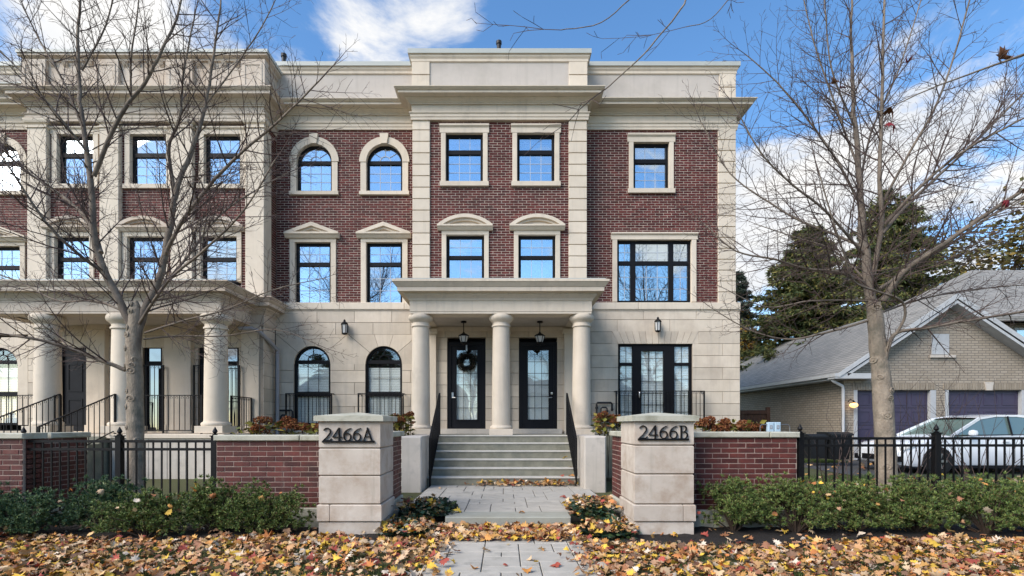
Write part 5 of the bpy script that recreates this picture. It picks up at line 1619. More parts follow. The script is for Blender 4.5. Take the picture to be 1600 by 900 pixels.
# ------------------------------------------------------------------ white car
def car(x0, y, z, label):
    t = thing('parked_car', label, 'car', (x0 + 2.3, y, z))
    # stations: s along the car, belt half width, sill z, belt z
    st = [(0.00, .60, .34, .58), (.04, .70, .27, .66), (.14, .80, .22, .73), (.40, .87, .19, .80), (.80, .90, .18, .86), (1.25, .91, .18, .93), (1.60, .915, .18, .965), (2.4, .92, .18, .98), (3.3, .92, .18, 1.0), (4.0, .915, .20, 1.02), (4.45, .88, .24, 1.03), (4.68, .80, .30, 1.0), (4.75, .70, .40, .85)]
    vs, fs = [], []
    for s, hw, zs_, zb in st:
        zm = zs_ + (zb - zs_) * .55
        sec = [(-hw * .93, zs_), (-hw, zs_ + .10), (-hw * 1.005, zm), (-hw * .965, zb - .035), (-hw * .90, zb), (-hw * .45, zb + .035), (0, zb + .045), (hw * .45, zb + .035), (hw * .90, zb), (hw * .965, zb - .035), (hw * 1.005, zm), (hw, zs_ + .10), (hw * .93, zs_)]
        vs += [(x0 + s, y + a, z + b) for a, b in sec]
    n = 13
    for i in range(len(st) - 1):
        for j in range(n):
            fs.append((i * n + j, i * n + (j + 1) % n, (i + 1) * n + (j + 1) % n, (i + 1) * n + j))
    fs += [tuple(range(n)), tuple(range(len(st) * n - 1, (len(st) - 1) * n - 1, -1))]
    body = MB().add(vs, fs).build('body', M['car'], t, 35)
    # cabin: glass shell with painted roof and pillars
    prof = [(1.30, .95), (1.75, 1.20), (2.15, 1.40), (2.55, 1.47), (3.1, 1.48), (3.65, 1.42), (4.05, 1.25), (4.40, 1.03)]
    base = .96
    def hw_at(zr): return .86 - (zr - base) * .42
    gv, gf = [], []
    for s, zr in prof:
        h_ = hw_at(zr)
        gv += [(x0 + s, y - .86, z + base), (x0 + s, y - h_ - .01, z + zr - .035), (x0 + s, y + h_ + .01, z + zr - .035), (x0 + s, y + .86, z + base)]
    for i in range(len(prof) - 1):
        for j in range(3):
            gf.append((i * 4 + j, (i + 1) * 4 + j, (i + 1) * 4 + j + 1, i * 4 + j + 1))
    MB().add(gv, gf).build('windows', M['car_glass'], t)
    rf = MB()
    rpts = [p for p in prof if p[1] > 1.15]
    rv = []
    for s, zr in [(1.70, 1.18)] + [p for p in prof if p[1] > 1.3] + [(4.05, 1.26)]:
        h_ = hw_at(zr) + .015
        rv += [(x0 + s, y - h_, z + zr - .06), (x0 + s, y - h_ * .92, z + zr + .004), (x0 + s, y, z + zr + .03), (x0 + s, y + h_ * .92, z + zr + .004), (x0 + s, y + h_, z + zr - .06)]
    k = len(rv) // 5
    sel = [(i * 5 + j, (i + 1) * 5 + j, (i + 1) * 5 + j + 1, i * 5 + j + 1) for i in range(1, k - 2) for j in range(4)]
    rf.add(rv, sel)
    for sgn in (-1, 1):
        yy = lambda zr: y + sgn * (hw_at(zr) + .02)
        for pa, pb, w in (((1.28, .95), (2.15, 1.40), .07), ((2.15, 1.40), (2.6, 1.47), .05), ((2.6, 1.47), (3.15, 1.47), .05), ((3.15, 1.47), (3.7, 1.41), .06), ((3.7, 1.41), (4.42, 1.03), .14)):
            rf.bar((x0 + pa[0], y + sgn * (hw_at(pa[1]) + .012), z + pa[1] - .01), (x0 + pb[0], y + sgn * (hw_at(pb[1]) + .012), z + pb[1] - .01), .03, w)
    rf.build('roof', M['car'], t, 40)
    for sgn in (-1, 1):
        MB().bar((x0 + 2.80, y + sgn * .875, z + .97), (x0 + 2.88, y + sgn * (hw_at(1.44) + .012), z + 1.44), .02, .07).build('door_pillar', M['frame'], t)
        MB().tube([(x0 + 1.35, y + sgn * .905, z + .97), (x0 + 2.8, y + sgn * .90, z + .985), (x0 + 4.1, y + sgn * .89, z + 1.01)], .012, 6).build('belt_trim', M['frame'], t)
        MB().lathe((x0 + 1.72, y + sgn * 1.0, z + 1.03), [(.02, -.07), (.09, -.05), (.10, 0), (.08, .06), (.02, .08)], 10).build('mirror', M['car'], t, 50)
        MB().bar((x0 + 1.0, y + sgn * .90, z + .19), (x0 + 3.9, y + sgn * .90, z + .19), .03, .07).build('sill_trim', M['frame'], t)
        for dxs in (1.72, 2.82, 3.75):
            MB().box(x0 + dxs - .004, x0 + dxs + .004, y + sgn * .925 - .006, y + sgn * .925 + .006, z + .28, z + .92).build('door_gap', M['dark'], t)
        for dxs in (2.62, 3.62):
            MB().box(x0 + dxs - .1, x0 + dxs + .06, y + sgn * .925 - .02, y + sgn * .925 + .02, z + .80, z + .835).build('door_handle', M['car'], t)
        MB().add([(x0 + .03, y + sgn * .50, z + .60), (x0 + .12, y + sgn * .82, z + .58), (x0 + .42, y + sgn * .885, z + .70), (x0 + .36, y + sgn * .86, z + .775), (x0 + .10, y + sgn * .74, z + .70), (x0 + .03, y + sgn * .52, z + .66)], [(0, 1, 2, 3, 4, 5)]).build('headlight', M['lamp_glass'], t)
        for wxp in (.92, 3.72):
            ar = MB()
            ar.lathe((0, 0, 0), [(.36, -.07), (.36, .075)], 24)
            arch = link('wheel_arch', MB().add([(x0 + wxp + a_, y + sgn * b_ * 1.0, z + .33 + c_) for a_, c_, b_ in [(p[0], p[1], .86 + (p[2] + .07) * .5) for p in ar.v]], ar.f).mesh('wheel_arch', M['tyre']), t)
            wv = MB(); wv.lathe((0, 0, 0), [(.22, -.11), (.30, -.115), (.325, -.09), (.33, 0), (.325, .09), (.30, .115), (.22, .11)], 24)
            wh = MB().add([(x0 + wxp + p[0], y + sgn * .83 + p[2], z + .33 + p[1]) for p in wv.v], wv.f).build('wheel', M['tyre'], t, 40)
            rm = MB()
            for q in range(5):
                a_ = 2 * math.pi * q / 5
                rm.bar((x0 + wxp, y + sgn * .95, z + .33), (x0 + wxp + .2 * math.cos(a_), y + sgn * .945, z + .33 + .2 * math.sin(a_)), .02, .06)
            rm.build('rim', M['steel'], wh)
    MB().box(x0 - .015, x0 + .1, y - .45, y + .45, z + .32, z + .46).build('grille', M['frame'], t)
    MB().box(x0 + .02, x0 + .12, y - .80, y - .58, z + .30, z + .44).build('fog_light', M['frame'], t)
    MB().box(x0 + .02, x0 + .12, y + .58, y + .80, z + .30, z + .44).build('fog_light', M['frame'], t)
car(9.85, 13.6, .105, 'white sedan parked behind the right iron fence')

# ------------------------------------------------------------------ bins, pale boxes, wooden fence
def bin_(label, x, y, D, h, w):
    b = wz(y, D)
    t = thing('waste_bin', label, 'bin', (wx(x, D), D, b), 'black waste bins by the garage wall')
    X = wx(x, D)
    MB().add([(X - w * .42, D - w * .42, b), (X + w * .42, D - w * .42, b), (X + w * .42, D + w * .42, b), (X - w * .42, D + w * .42, b), (X - w / 2, D - w / 2, b + h), (X + w / 2, D - w / 2, b + h), (X + w / 2, D + w / 2, b + h), (X - w / 2, D + w / 2, b + h)],
             [(3, 2, 1, 0), (0, 1, 5, 4), (1, 2, 6, 5), (2, 3, 7, 6), (3, 0, 4, 7), (4, 5, 6, 7)]).build('tub', M['bin'], t)
    MB().xprism([(D - w * .56, b + h + .002), (D - w * .56, b + h + .05), (D - w * .2, b + h + .10), (D + w * .52, b + h + .10), (D + w * .52, b + h + .002)], X - w * .55, X + w * .55).build('lid', M['bin'], t)
bin_('squat black waste bin nearer the townhouse', 1272, 716, 15.2, .62, .50)
bin_('taller black waste bin under the white downspout', 1304, 717, 15.2, .70, .62)
bx = thing('plastic_box', 'pair of pale blue plastic panels on a wire rack behind the right garden wall', 'box', P(1209, 676, 8.6))
p = P(1203, 668, 8.6)
for i in range(2):
    xo = p.x - .03 + i * .115
    b_ = MB().cbox(xo, xo + .10, 8.6, 8.66, p.z - .1, p.z + .09, .008).build('panel', M['pale_blue'], bx)
    MB().ring(rect_loop(xo + .03, xo + .07, p.z - .02, p.z + .04), rect_loop(xo + .04, xo + .06, p.z - .01, p.z + .03), 8.593, 8.602, True).build('window', M['pipe'], b_)
MB().tube([(p.x - .15, 8.63, p.z - .2), (p.x - .15, 8.63, p.z + .02), (p.x - .12, 8.63, p.z + .05), (p.x - .03, 8.63, p.z + .05)], .008, 6).build('wire_rack', M['steel'], bx)
MB().tube([(p.x + .2, 8.63, p.z + .05), (p.x + .32, 8.63, p.z + .05), (p.x + .35, 8.63, p.z + .02), (p.x + .35, 8.63, p.z - .2)], .008, 6).build('wire_rack', M['steel'], bx)
wf = thing('wooden_fence', 'short brown wooden fence between the townhouse and the garage', 'fence', (wx(1180, 19.5), 19.5, .2))
fa, fb = wx(1150, 19.5), wx(1199, 19.5)
zt_ = wz(641, 19.5)
n = 9
for i in range(n):
    MB().box(fa + (fb - fa) * i / n + .008, fa + (fb - fa) * (i + 1) / n - .008, 19.5, 19.53, .1, zt_).build('plank', M['wood'], wf)
MB().box(fa, fb, 19.46, 19.5, zt_ - .14, zt_ - .04).build('rail', M['wood'], wf)
MB().cbox(fb - .05, fb + .09, 19.44, 19.56, .1, zt_ + .12, .01).build('post', M['wood'], wf)
# ------------------------------------------------------------------ evergreen shrubs
def rand_dirs(n, zmin=-.2):
    d = rng.normal(size=(n * 3, 3))
    d /= np.linalg.norm(d, axis=1)[:, None]
    d = d[d[:, 2] > zmin][:n]
    return d
def sprays(centres, dirs, per, length, width, spread, up=0.0):
    """thin blades fanned round each centre; two triangles each, folded a little"""
    n = len(centres)
    c = np.repeat(centres, per, axis=0)
    d = np.repeat(dirs, per, axis=0) + rng.normal(scale=spread, size=(n * per, 3))
    d[:, 2] += up
    d /= np.linalg.norm(d, axis=1)[:, None]
    r = rng.normal(size=(n * per, 3))
    s = np.cross(d, r)
    s /= np.linalg.norm(s, axis=1)[:, None] + 1e-9
    L = (length * rng.uniform(.55, 1.25, size=(n * per, 1)))
    w = width * rng.uniform(.7, 1.3, size=(n * per, 1))
    m = c + d * L * .5
    v = np.stack([c, m + s * w, c + d * L, m - s * w], axis=1).reshape(-1, 3)
    k = np.arange(n * per)[:, None] * 4
    t = np.concatenate([k + [[0, 1, 2]], k + [[0, 2, 3]]], axis=1).reshape(-1, 3)
    return v, t
def shrub(label, x, y, z, rx, ry, h, mat, n=780, seed=0):
    """low spreading evergreen: stems and many needle sprays set on uneven arching boughs"""
    t = thing('evergreen_shrub', label, 'shrub', (x, y, z), 'low evergreen shrubs along the fence')
    r_ = np.random.default_rng(seed + 11)
    boughs = 34
    cs, ds = [], []
    stems = MB()
    for b in range(boughs):
        az = r_.uniform(0, 2 * math.pi)
        el = r_.uniform(.15, 1.35)
        rr = r_.uniform(.72, 1.08)
        tip = np.array([math.cos(az) * math.cos(el) * rx * rr, math.sin(az) * math.cos(el) * ry * rr, (.12 + math.sin(el) * rr * .88) * h])
        p1 = tip * [.55, .55, .75]
        pts = [np.array([x, y, z]) + q for q in (tip * [.05, .05, 0], p1, tip)]
        stems.tube([tuple(q) for q in pts], [.011, .008, .004], 4)
        for i in range(n // boughs):
            tt = r_.uniform(.30, 1.0) ** .7
            q = (tip * [.05, .05, 0]) * (1 - tt) ** 2 + 2 * tt * (1 - tt) * p1 + tip * tt ** 2
            q = q + r_.normal(scale=[.085, .085, .06])
            if q[2] < .10: q[2] = r_.uniform(.10, .2)
            cs.append(q)
            dd = tip / np.linalg.norm(tip) + np.array([0, 0, .45]) + r_.normal(scale=.25, size=3)
            ds.append(dd / np.linalg.norm(dd))
    cs = np.array(cs) + [x, y, z]
    v, f = sprays(cs, np.array(ds), 32, .050, .0048, .60)
    link('foliage', np_mesh('foliage', v, f, mat), t)['kind'] = 'stuff'
    stems.build('stems', M['stem'], t)['kind'] = 'stuff'
    return t
zb = -.15
shr = [(-7.35, 7.0, .75, .55, .60, 'yewd', 'dark evergreen shrub at the left edge of the photo under the garden wall'),
       (-6.45, 6.75, .70, .45, .55, 'yewd', 'dark evergreen shrub in front of the leftmost fence post'),
       (-5.55, 7.05, .65, .40, .72, 'yewd', 'bluish evergreen shrub in front of the left tree trunk'),
       (-4.75, 6.72, .72, .45, .56, 'yew', 'evergreen shrub in front of the fence bars right of the left tree'),
       (-3.95, 6.98, .66, .42, .66, 'yew', 'yellow green shrub where the left fence meets the brick wall'),
       (-3.22, 6.92, .68, .42, .62, 'yew', 'evergreen shrub against the brick beside pillar 2466A'),
       (3.20, 6.98, .62, .42, .70, 'yew', 'evergreen shrub against the brick beside pillar 2466B'),
       (4.02, 6.90, .70, .45, .72, 'yew', 'bright green shrub below the end of the right brick wall'),
       (4.85, 6.95, .68, .45, .70, 'yew', 'evergreen shrub in front of the right tree trunk'),
       (5.70, 6.92, .72, .46, .72, 'yew', 'evergreen shrub in front of the fence post with the tall finial'),
       (6.60, 6.85, .75, .50, .74, 'yew', 'evergreen shrub below the white car'),
       (7.50, 6.90, .70, .50, .72, 'yew', 'evergreen shrub at the right edge of the photo')]
for i, (x, y, rx, ry, h, m, lab) in enumerate(shr):
    shrub(lab, x, y + (.14 if x > 0 else .05), zb, rx, ry * .86, h * 1.08, M[m], seed=i)

# dead leaves caught in the shrubs
def caught(n):
    out = []
    for _ in range(n):
        x, y, rx, ry, h, m, lab = random.choice(shr)
        a, e = random.uniform(math.pi, 2 * math.pi), random.uniform(.15, 1.3)
        out.append((x + math.cos(a) * math.cos(e) * rx * .95, y + math.sin(a) * math.cos(e) * ry * .95, zb + .05 + math.sin(e) * h * .98))
    return np.array(out)
CAUGHT = caught(70)

# ------------------------------------------------------------------ hydrangeas with dried heads
def leaf_cards(centres, size, mat_name, name, parent, fold=.25, tilt=.7):
    """small pointed leaves, each folded along its rib"""
    n = len(centres)
    d = rng.normal(size=(n, 3)); d[:, 2] = np.abs(d[:, 2]) * .4 - .15
    d /= np.linalg.norm(d, axis=1)[:, None]
    up = np.array([0, 0, 1.0]) + rng.normal(scale=tilt, size=(n, 3))
    s = np.cross(d, up); s /= np.linalg.norm(s, axis=1)[:, None] + 1e-9
    u = np.cross(s, d)
    L = size * rng.uniform(.6, 1.3, size=(n, 1)); W = L * .32
    c = np.asarray(centres)
    v = np.stack([c, c + d * L * .45 + s * W + u * W * fold, c + d * L, c + d * L * .45 - s * W + u * W * fold], axis=1).reshape(-1, 3)
    k = np.arange(n)[:, None] * 4
    t = np.concatenate([k + [[0, 1, 2]], k + [[0, 2, 3]]], axis=1).reshape(-1, 3)
    o = link(name, np_mesh(name, v, t, M[mat_name]), parent)
    o['kind'] = 'stuff'
    return o
def hydrangea(label, x0, x1, D, y_top, n_heads, z0=.35, dep=.35, leaves=260, seed=1, drop=None):
    r_ = random.Random(seed)
    xa, xb = wx(x0, D), wx(x1, D)
    t = thing('hydrangea', label, 'hydrangea', ((xa + xb) / 2, D, z0), 'hydrangeas with dried flower heads')
    zt = wz(y_top, D)
    lc, stems = [], MB()
    for i in range(n_heads):
        x = xa + (xb - xa) * (i + r_.uniform(.2, .8)) / n_heads
        y = D + r_.uniform(-dep, dep)
        z = zt - r_.uniform(.02, .24)
        rr = r_.uniform(.07, .105)
        stems.tube([(x + r_.uniform(-.06, .06), y, z0 - .3), (x, y, (z0 + z) / 2), (x, y, z)], .007, 4)
        dd = rand_dirs(120, -.5)
        c = np.array([x, y, z]) + dd * rr * np.array([1, 1, .78]) * rng.uniform(.8, 1.05, size=(len(dd), 1))
        v, f = sprays(c, dd, 3, .028, .012, .9)
        link('flower_head', np_mesh('flower_head', v, f, M['hydra_head']), t)['kind'] = 'stuff'
    cs = np.stack([rng.uniform(xa - .05, xb + .05, leaves), D + rng.uniform(-dep, dep, leaves), zt - .1 - rng.uniform(0, 1, leaves) ** 1.3 * (drop or (zt - z0))], axis=1)
    leaf_cards(cs, .12, 'hydra_leaf', 'leaves', t)
    stems.build('stems', M['stem'], t)['kind'] = 'stuff'
hydrangea('rusty dried hydrangea behind the left brick wall, nearest the porch column', 388, 440, 9.0, 652, 9, seed=1)
hydrangea('rusty dried hydrangea behind the left brick wall, next to pillar 2466A', 440, 512, 9.0, 656, 11, seed=2)
hydrangea('brown dried hydrangea between pillar 2466A and the left portico column', 616, 640, 12.0, 644, 8, z0=.3, dep=.25, seed=3, drop=.45)
hydrangea('brown dried hydrangea between the right portico column and pillar 2466B', 934, 966, 12.0, 643, 9, z0=.3, dep=.25, seed=4, drop=.45)
hydrangea('orange dried hydrangea behind the right brick wall, next to pillar 2466B', 1076, 1136, 9.0, 651, 10, seed=5)
hydrangea('orange dried hydrangea behind the far end of the right brick wall', 1136, 1187, 9.0, 652, 9, seed=6)

# ------------------------------------------------------------------ low glossy ground cover by the pillars
def groundcover(label, pts, n, size):
    cs = []
    for (cx, cy, rx, ry, hh, z) in pts:
        k = n // len(pts)
        a, q = rng.uniform(0, 2 * math.pi, k), np.sqrt(rng.uniform(0, 1, k))
        cs.append(np.stack([cx + np.cos(a) * q * rx, cy + np.sin(a) * q * ry, z + rng.uniform(.02, 1, k) * hh * (1 - .6 * q)], axis=1))
    o = leaf_cards(np.concatenate(cs), size, 'vinca', 'groundcover', None, tilt=.9)
    tag(o, label, 'ground cover', kind='stuff')
groundcover('glossy dark green ground cover beside pillar 2466A', [(-1.32, 7.0, .40, .35, .22, -.15), (-1.18, 7.75, .38, .38, .26, -.02), (-1.05, 8.05, .30, .28, .22, 0.0), (-1.4, 7.35, .3, .4, .2, -.12)], 2600, .075)
groundcover('dark green ground cover beside pillar 2466B', [(1.42, 6.85, .36, .35, .20, -.15), (1.34, 7.7, .34, .40, .24, -.02), (1.35, 8.2, .30, .36, .22, 0.0), (1.45, 7.3, .3, .4, .2, -.12)], 2600, .075)

# ------------------------------------------------------------------ fallen leaves
def leaf_outline():
    half = [(0, -.50), (.10, -.33), (.36, -.40), (.26, -.20), (.52, -.12), (.40, .02), (.54, .20), (.30, .16), (.30, .40), (.14, .30), (0, .58)]
    pts = half + [(-x, y) for x, y in half[-2:0:-1]]
    return np.array(pts)
LO = leaf_outline()
def leaf_np(pos, size, tilt=.35, curl=.75, vary=.32):
    n, m = len(pos), len(LO)
    base = np.concatenate([[[0, .02]], LO])
    S = size * np.clip(rng.lognormal(0, vary, size=(n, 1, 1)), .4, 1.9)
    p2 = np.repeat(base[None], n, axis=0) * S
    c1 = rng.normal(scale=curl, size=(n, 1)); c2 = rng.normal(scale=curl, size=(n, 1))
    z = (c1 * base[None, :, 0] ** 2 + c2 * base[None, :, 1] ** 2 + rng.normal(scale=.045, size=(n, m + 1))) * S[:, :, 0]
    p = np.concatenate([p2, z[:, :, None]], axis=2)
    yaw = rng.uniform(0, 2 * math.pi, n); tx = rng.normal(scale=tilt, size=n); ty = rng.normal(scale=tilt, size=n)
    def rot(axis, a):
        c, s = np.cos(a), np.sin(a); Z, O = np.zeros(n), np.ones(n)
        if axis == 'z': mm = [[c, -s, Z], [s, c, Z], [Z, Z, O]]
        if axis == 'x': mm = [[O, Z, Z], [Z, c, -s], [Z, s, c]]
        if axis == 'y': mm = [[c, Z, s], [Z, O, Z], [-s, Z, c]]
        return np.array(mm).transpose(2, 0, 1)
    Rm = rot('x', tx) @ rot('y', ty) @ rot('z', yaw)
    p = np.einsum('nij,nkj->nki', Rm, p)
    p[:, :, 2] -= np.minimum(0, p[:, :, 2].min(axis=1))[:, None] * .8
    v = (p + pos[:, None, :]).reshape(-1, 3)
    k = np.arange(n)[:, None, None] * (m + 1)
    i = np.arange(m)
    t = (k + np.stack([np.zeros(m, int), 1 + i, 1 + (i + 1) % m], axis=1)[None]).reshape(-1, 3)
    return v, t
def scatter_leaves(name, label, n, xr, yr, z, keep, size, tilt=.35, lift=.03):
    x, y = rng.uniform(*xr, n), rng.uniform(*yr, n)
    pos = np.stack([x, y, np.zeros(n)], axis=1)
    m = np.array([keep(a, b) for a, b in zip(x, y)]) > rng.uniform(0, 1, n)
    pos = pos[m]
    pos[:, 2] = np.array([z(a, b) for a, b in pos[:, :2]]) + rng.uniform(.0, lift, len(pos))
    v, t = leaf_np(pos, size, tilt)
    o = link(name, np_mesh(name, v, t, M['leaf']))
    tag(o, label, 'leaves', kind='stuff')
def lawn_keep(x, y):
    f = 6.62 + .14 * math.sin(x * 1.7) if x < 0 else 6.28 + .14 * math.sin(x * 1.3 + 1) + .06 * max(0, x - 2.5)
    if -.80 < x < .94 and y < 7.0:
        e = min(x + .80, .94 - x)
        return max(.012, .30 - e * 1.0) if y < 6.5 else .75
    if abs(x) < 1.0 and y > 6.5:
        return 1.0 if y < 7.4 else 0
    nz = .5 + .5 * math.sin(x * 3.1 + 1.3 * math.sin(y * 2.7)) * math.sin(y * 4.3 + 1.1 * math.sin(x * 2.3))
    d = .38 + .55 * nz
    if y > f:
        return max(.0, .5 - (y - f) * 4) if y < f + .13 else .04
    return d
scatter_leaves('fallen_leaves', 'carpet of tan, yellow and red maple leaves covering the front lawn', 34000, (-8.5, 9.0), (3.6, 7.5), lambda x, y: -.148 + (.0), lawn_keep, .068, .34, .04)
scatter_leaves('fallen_leaves', 'yellow and orange maple leaves heaped below the stone slab and round the ground cover', 2300, (-1.65, 1.75), (6.55, 8.55),
               lambda x, y: (-.145 if y < 7.42 else .01) + (.09 if abs(x - .05) > 1.05 else 0.0), lambda x, y: 0 if (y > 7.36 and abs(x - .05) < .93) else (1.0 if y < 7.42 else (.75 if x > 0 else .35)), .072, .36, .045)
scatter_leaves('fallen_leaves', 'thin scatter of leaves on the lawn behind the right fence', 1500, (4.5, 14), (8.2, 16.5), lambda x, y: gz(x, y) + .02, lambda x, y: .7 if y < 12 else .12, .11, .3, .03)
scatter_leaves('fallen_leaves', 'red brown leaves swept against the foot of the front steps', 210, (-.9, 1.62), (11.05, 11.29), lambda x, y: .01 + .25 * max(0, y - 11.15), lambda x, y: min(1, .15 + (x + .9) * .45), .085, .4, .05)

v, t = leaf_np(CAUGHT, .062, .7, 1.0, .2)
tag(link('fallen_leaves', np_mesh('fallen_leaves', v, t, M['leaf'])), 'stray dead leaves caught in the evergreen shrubs', 'leaves', kind='stuff')
LEAFCOL = {'red': [(.30, .05, .035), (.36, .09, .05)], 'yellow': [(.62, .42, .05), (.56, .38, .06)], 'tan': [(.50, .34, .20), (.46, .30, .17)], 'orange': [(.55, .24, .05), (.48, .20, .05)], 'brown': [(.16, .075, .04), (.12, .055, .03)], 'crimson': [(.20, .02, .025), (.15, .018, .02)]}
LM = {k: surf(k + '_leaf', v[0], v[1], 30, .65, rnd=.1) for k, v in LEAFCOL.items()}
def single_leaf(col, x, y, z, label, size=.11):
    v, t = leaf_np(np.array([[0, 0, 0.]]), size, .22)
    o = link('fallen_leaf', np_mesh('fallen_leaf', v, t, LM[col]), None, (x, y, z))
    tag(o, label, 'leaf', 'single leaves on paving and steps')
for col, px, py, lab in (('tan', 688, 764.5, 'tan leaf on the path near the left cheek wall'), ('yellow', 703, 757, 'yellow leaf at the foot of the steps, left end'), ('red', 880, 778, 'red leaf on the upper path near the right planting'),
                    ('yellow', 715, 801, 'yellow leaf on the left end of the stone slab step'), ('orange', 815, 802, 'orange leaf on the middle of the stone slab step'), ('yellow', 835, 760, 'large yellow leaf at the foot of the steps, middle')):
    D = 1.35 * F / (py - HY)
    single_leaf(col, wx(px, D), D, .006, lab)
for col, px, py, lab in (('red', 790, 884, 'red leaf near the middle of the lower path'), ('orange', 824, 894, 'orange leaf nearest the viewer on the lower path'), ('tan', 832, 876, 'tan leaf just right of the middle of the lower path'), ('red', 868, 885, 'bright red leaf on the right part of the lower path'),
                    ('red', 896, 866, 'big dark red leaf at the right edge of the lower path'), ('tan', 760, 862, 'tan leaf at the far end of the lower path'), ('orange', 740, 889, 'orange leaf on the left part of the lower path')):
    D = 1.497 * F / (py - HY)
    single_leaf(col, wx(px, D), D, -.142, lab)
for col, x, y, k, lab in (('orange', 1.50, 11.42, 1, 'orange leaf on the lowest step beside the right handrail'), ('red', 1.30, 11.45, 1, 'red leaf on the lowest step'), ('tan', 1.52, 11.72, 2, 'tan leaf on the second step'), ('yellow', 1.42, 12.0, 3, 'yellow leaf on the third step')):
    single_leaf(col, x, y, .18 * k + .006, lab)

# grass blades between the leaves
def grass(n, xr, yr, keep, z, label, h=.07):
    x, y = rng.uniform(*xr, n), rng.uniform(*yr, n)
    m = np.array([keep(a, b) for a, b in zip(x, y)])
    x, y = x[m], y[m]
    c = np.stack([x, y, np.array([z(a, b) for a, b in zip(x, y)])], axis=1)
    d = np.tile([0, 0, 1.0], (len(c), 1))
    v, t = sprays(c, d, 3, h, .0035, .45)
    o = link('grass', np_mesh('grass', v, t, M['grass']))
    tag(o, label, 'grass', kind='stuff')
grass(26000, (-8.5, 9), (3.6, 6.9), lambda x, y: (abs(x - .07) > .95) and y < 6.45 + .1 * math.sin(x * 1.7) and math.sin(x * 2.3 + 2 * math.sin(y * 1.9)) * math.sin(y * 3.1 + x) > -.2, lambda x, y: -.175, 'short grass showing between the fallen leaves on the front lawn')
grass(15000, (4.2, 15), (8.3, 12.5), lambda x, y: True, lambda x, y: gz(x, y) - .01, 'green grass behind the right iron fence', .12)
grass(9000, (7.5, 16), (16.0, 16.75), lambda x, y: False if x > 10.8 else True, lambda x, y: gz(x, y) - .01, 'green grass along the foot of the garage wall', .12)
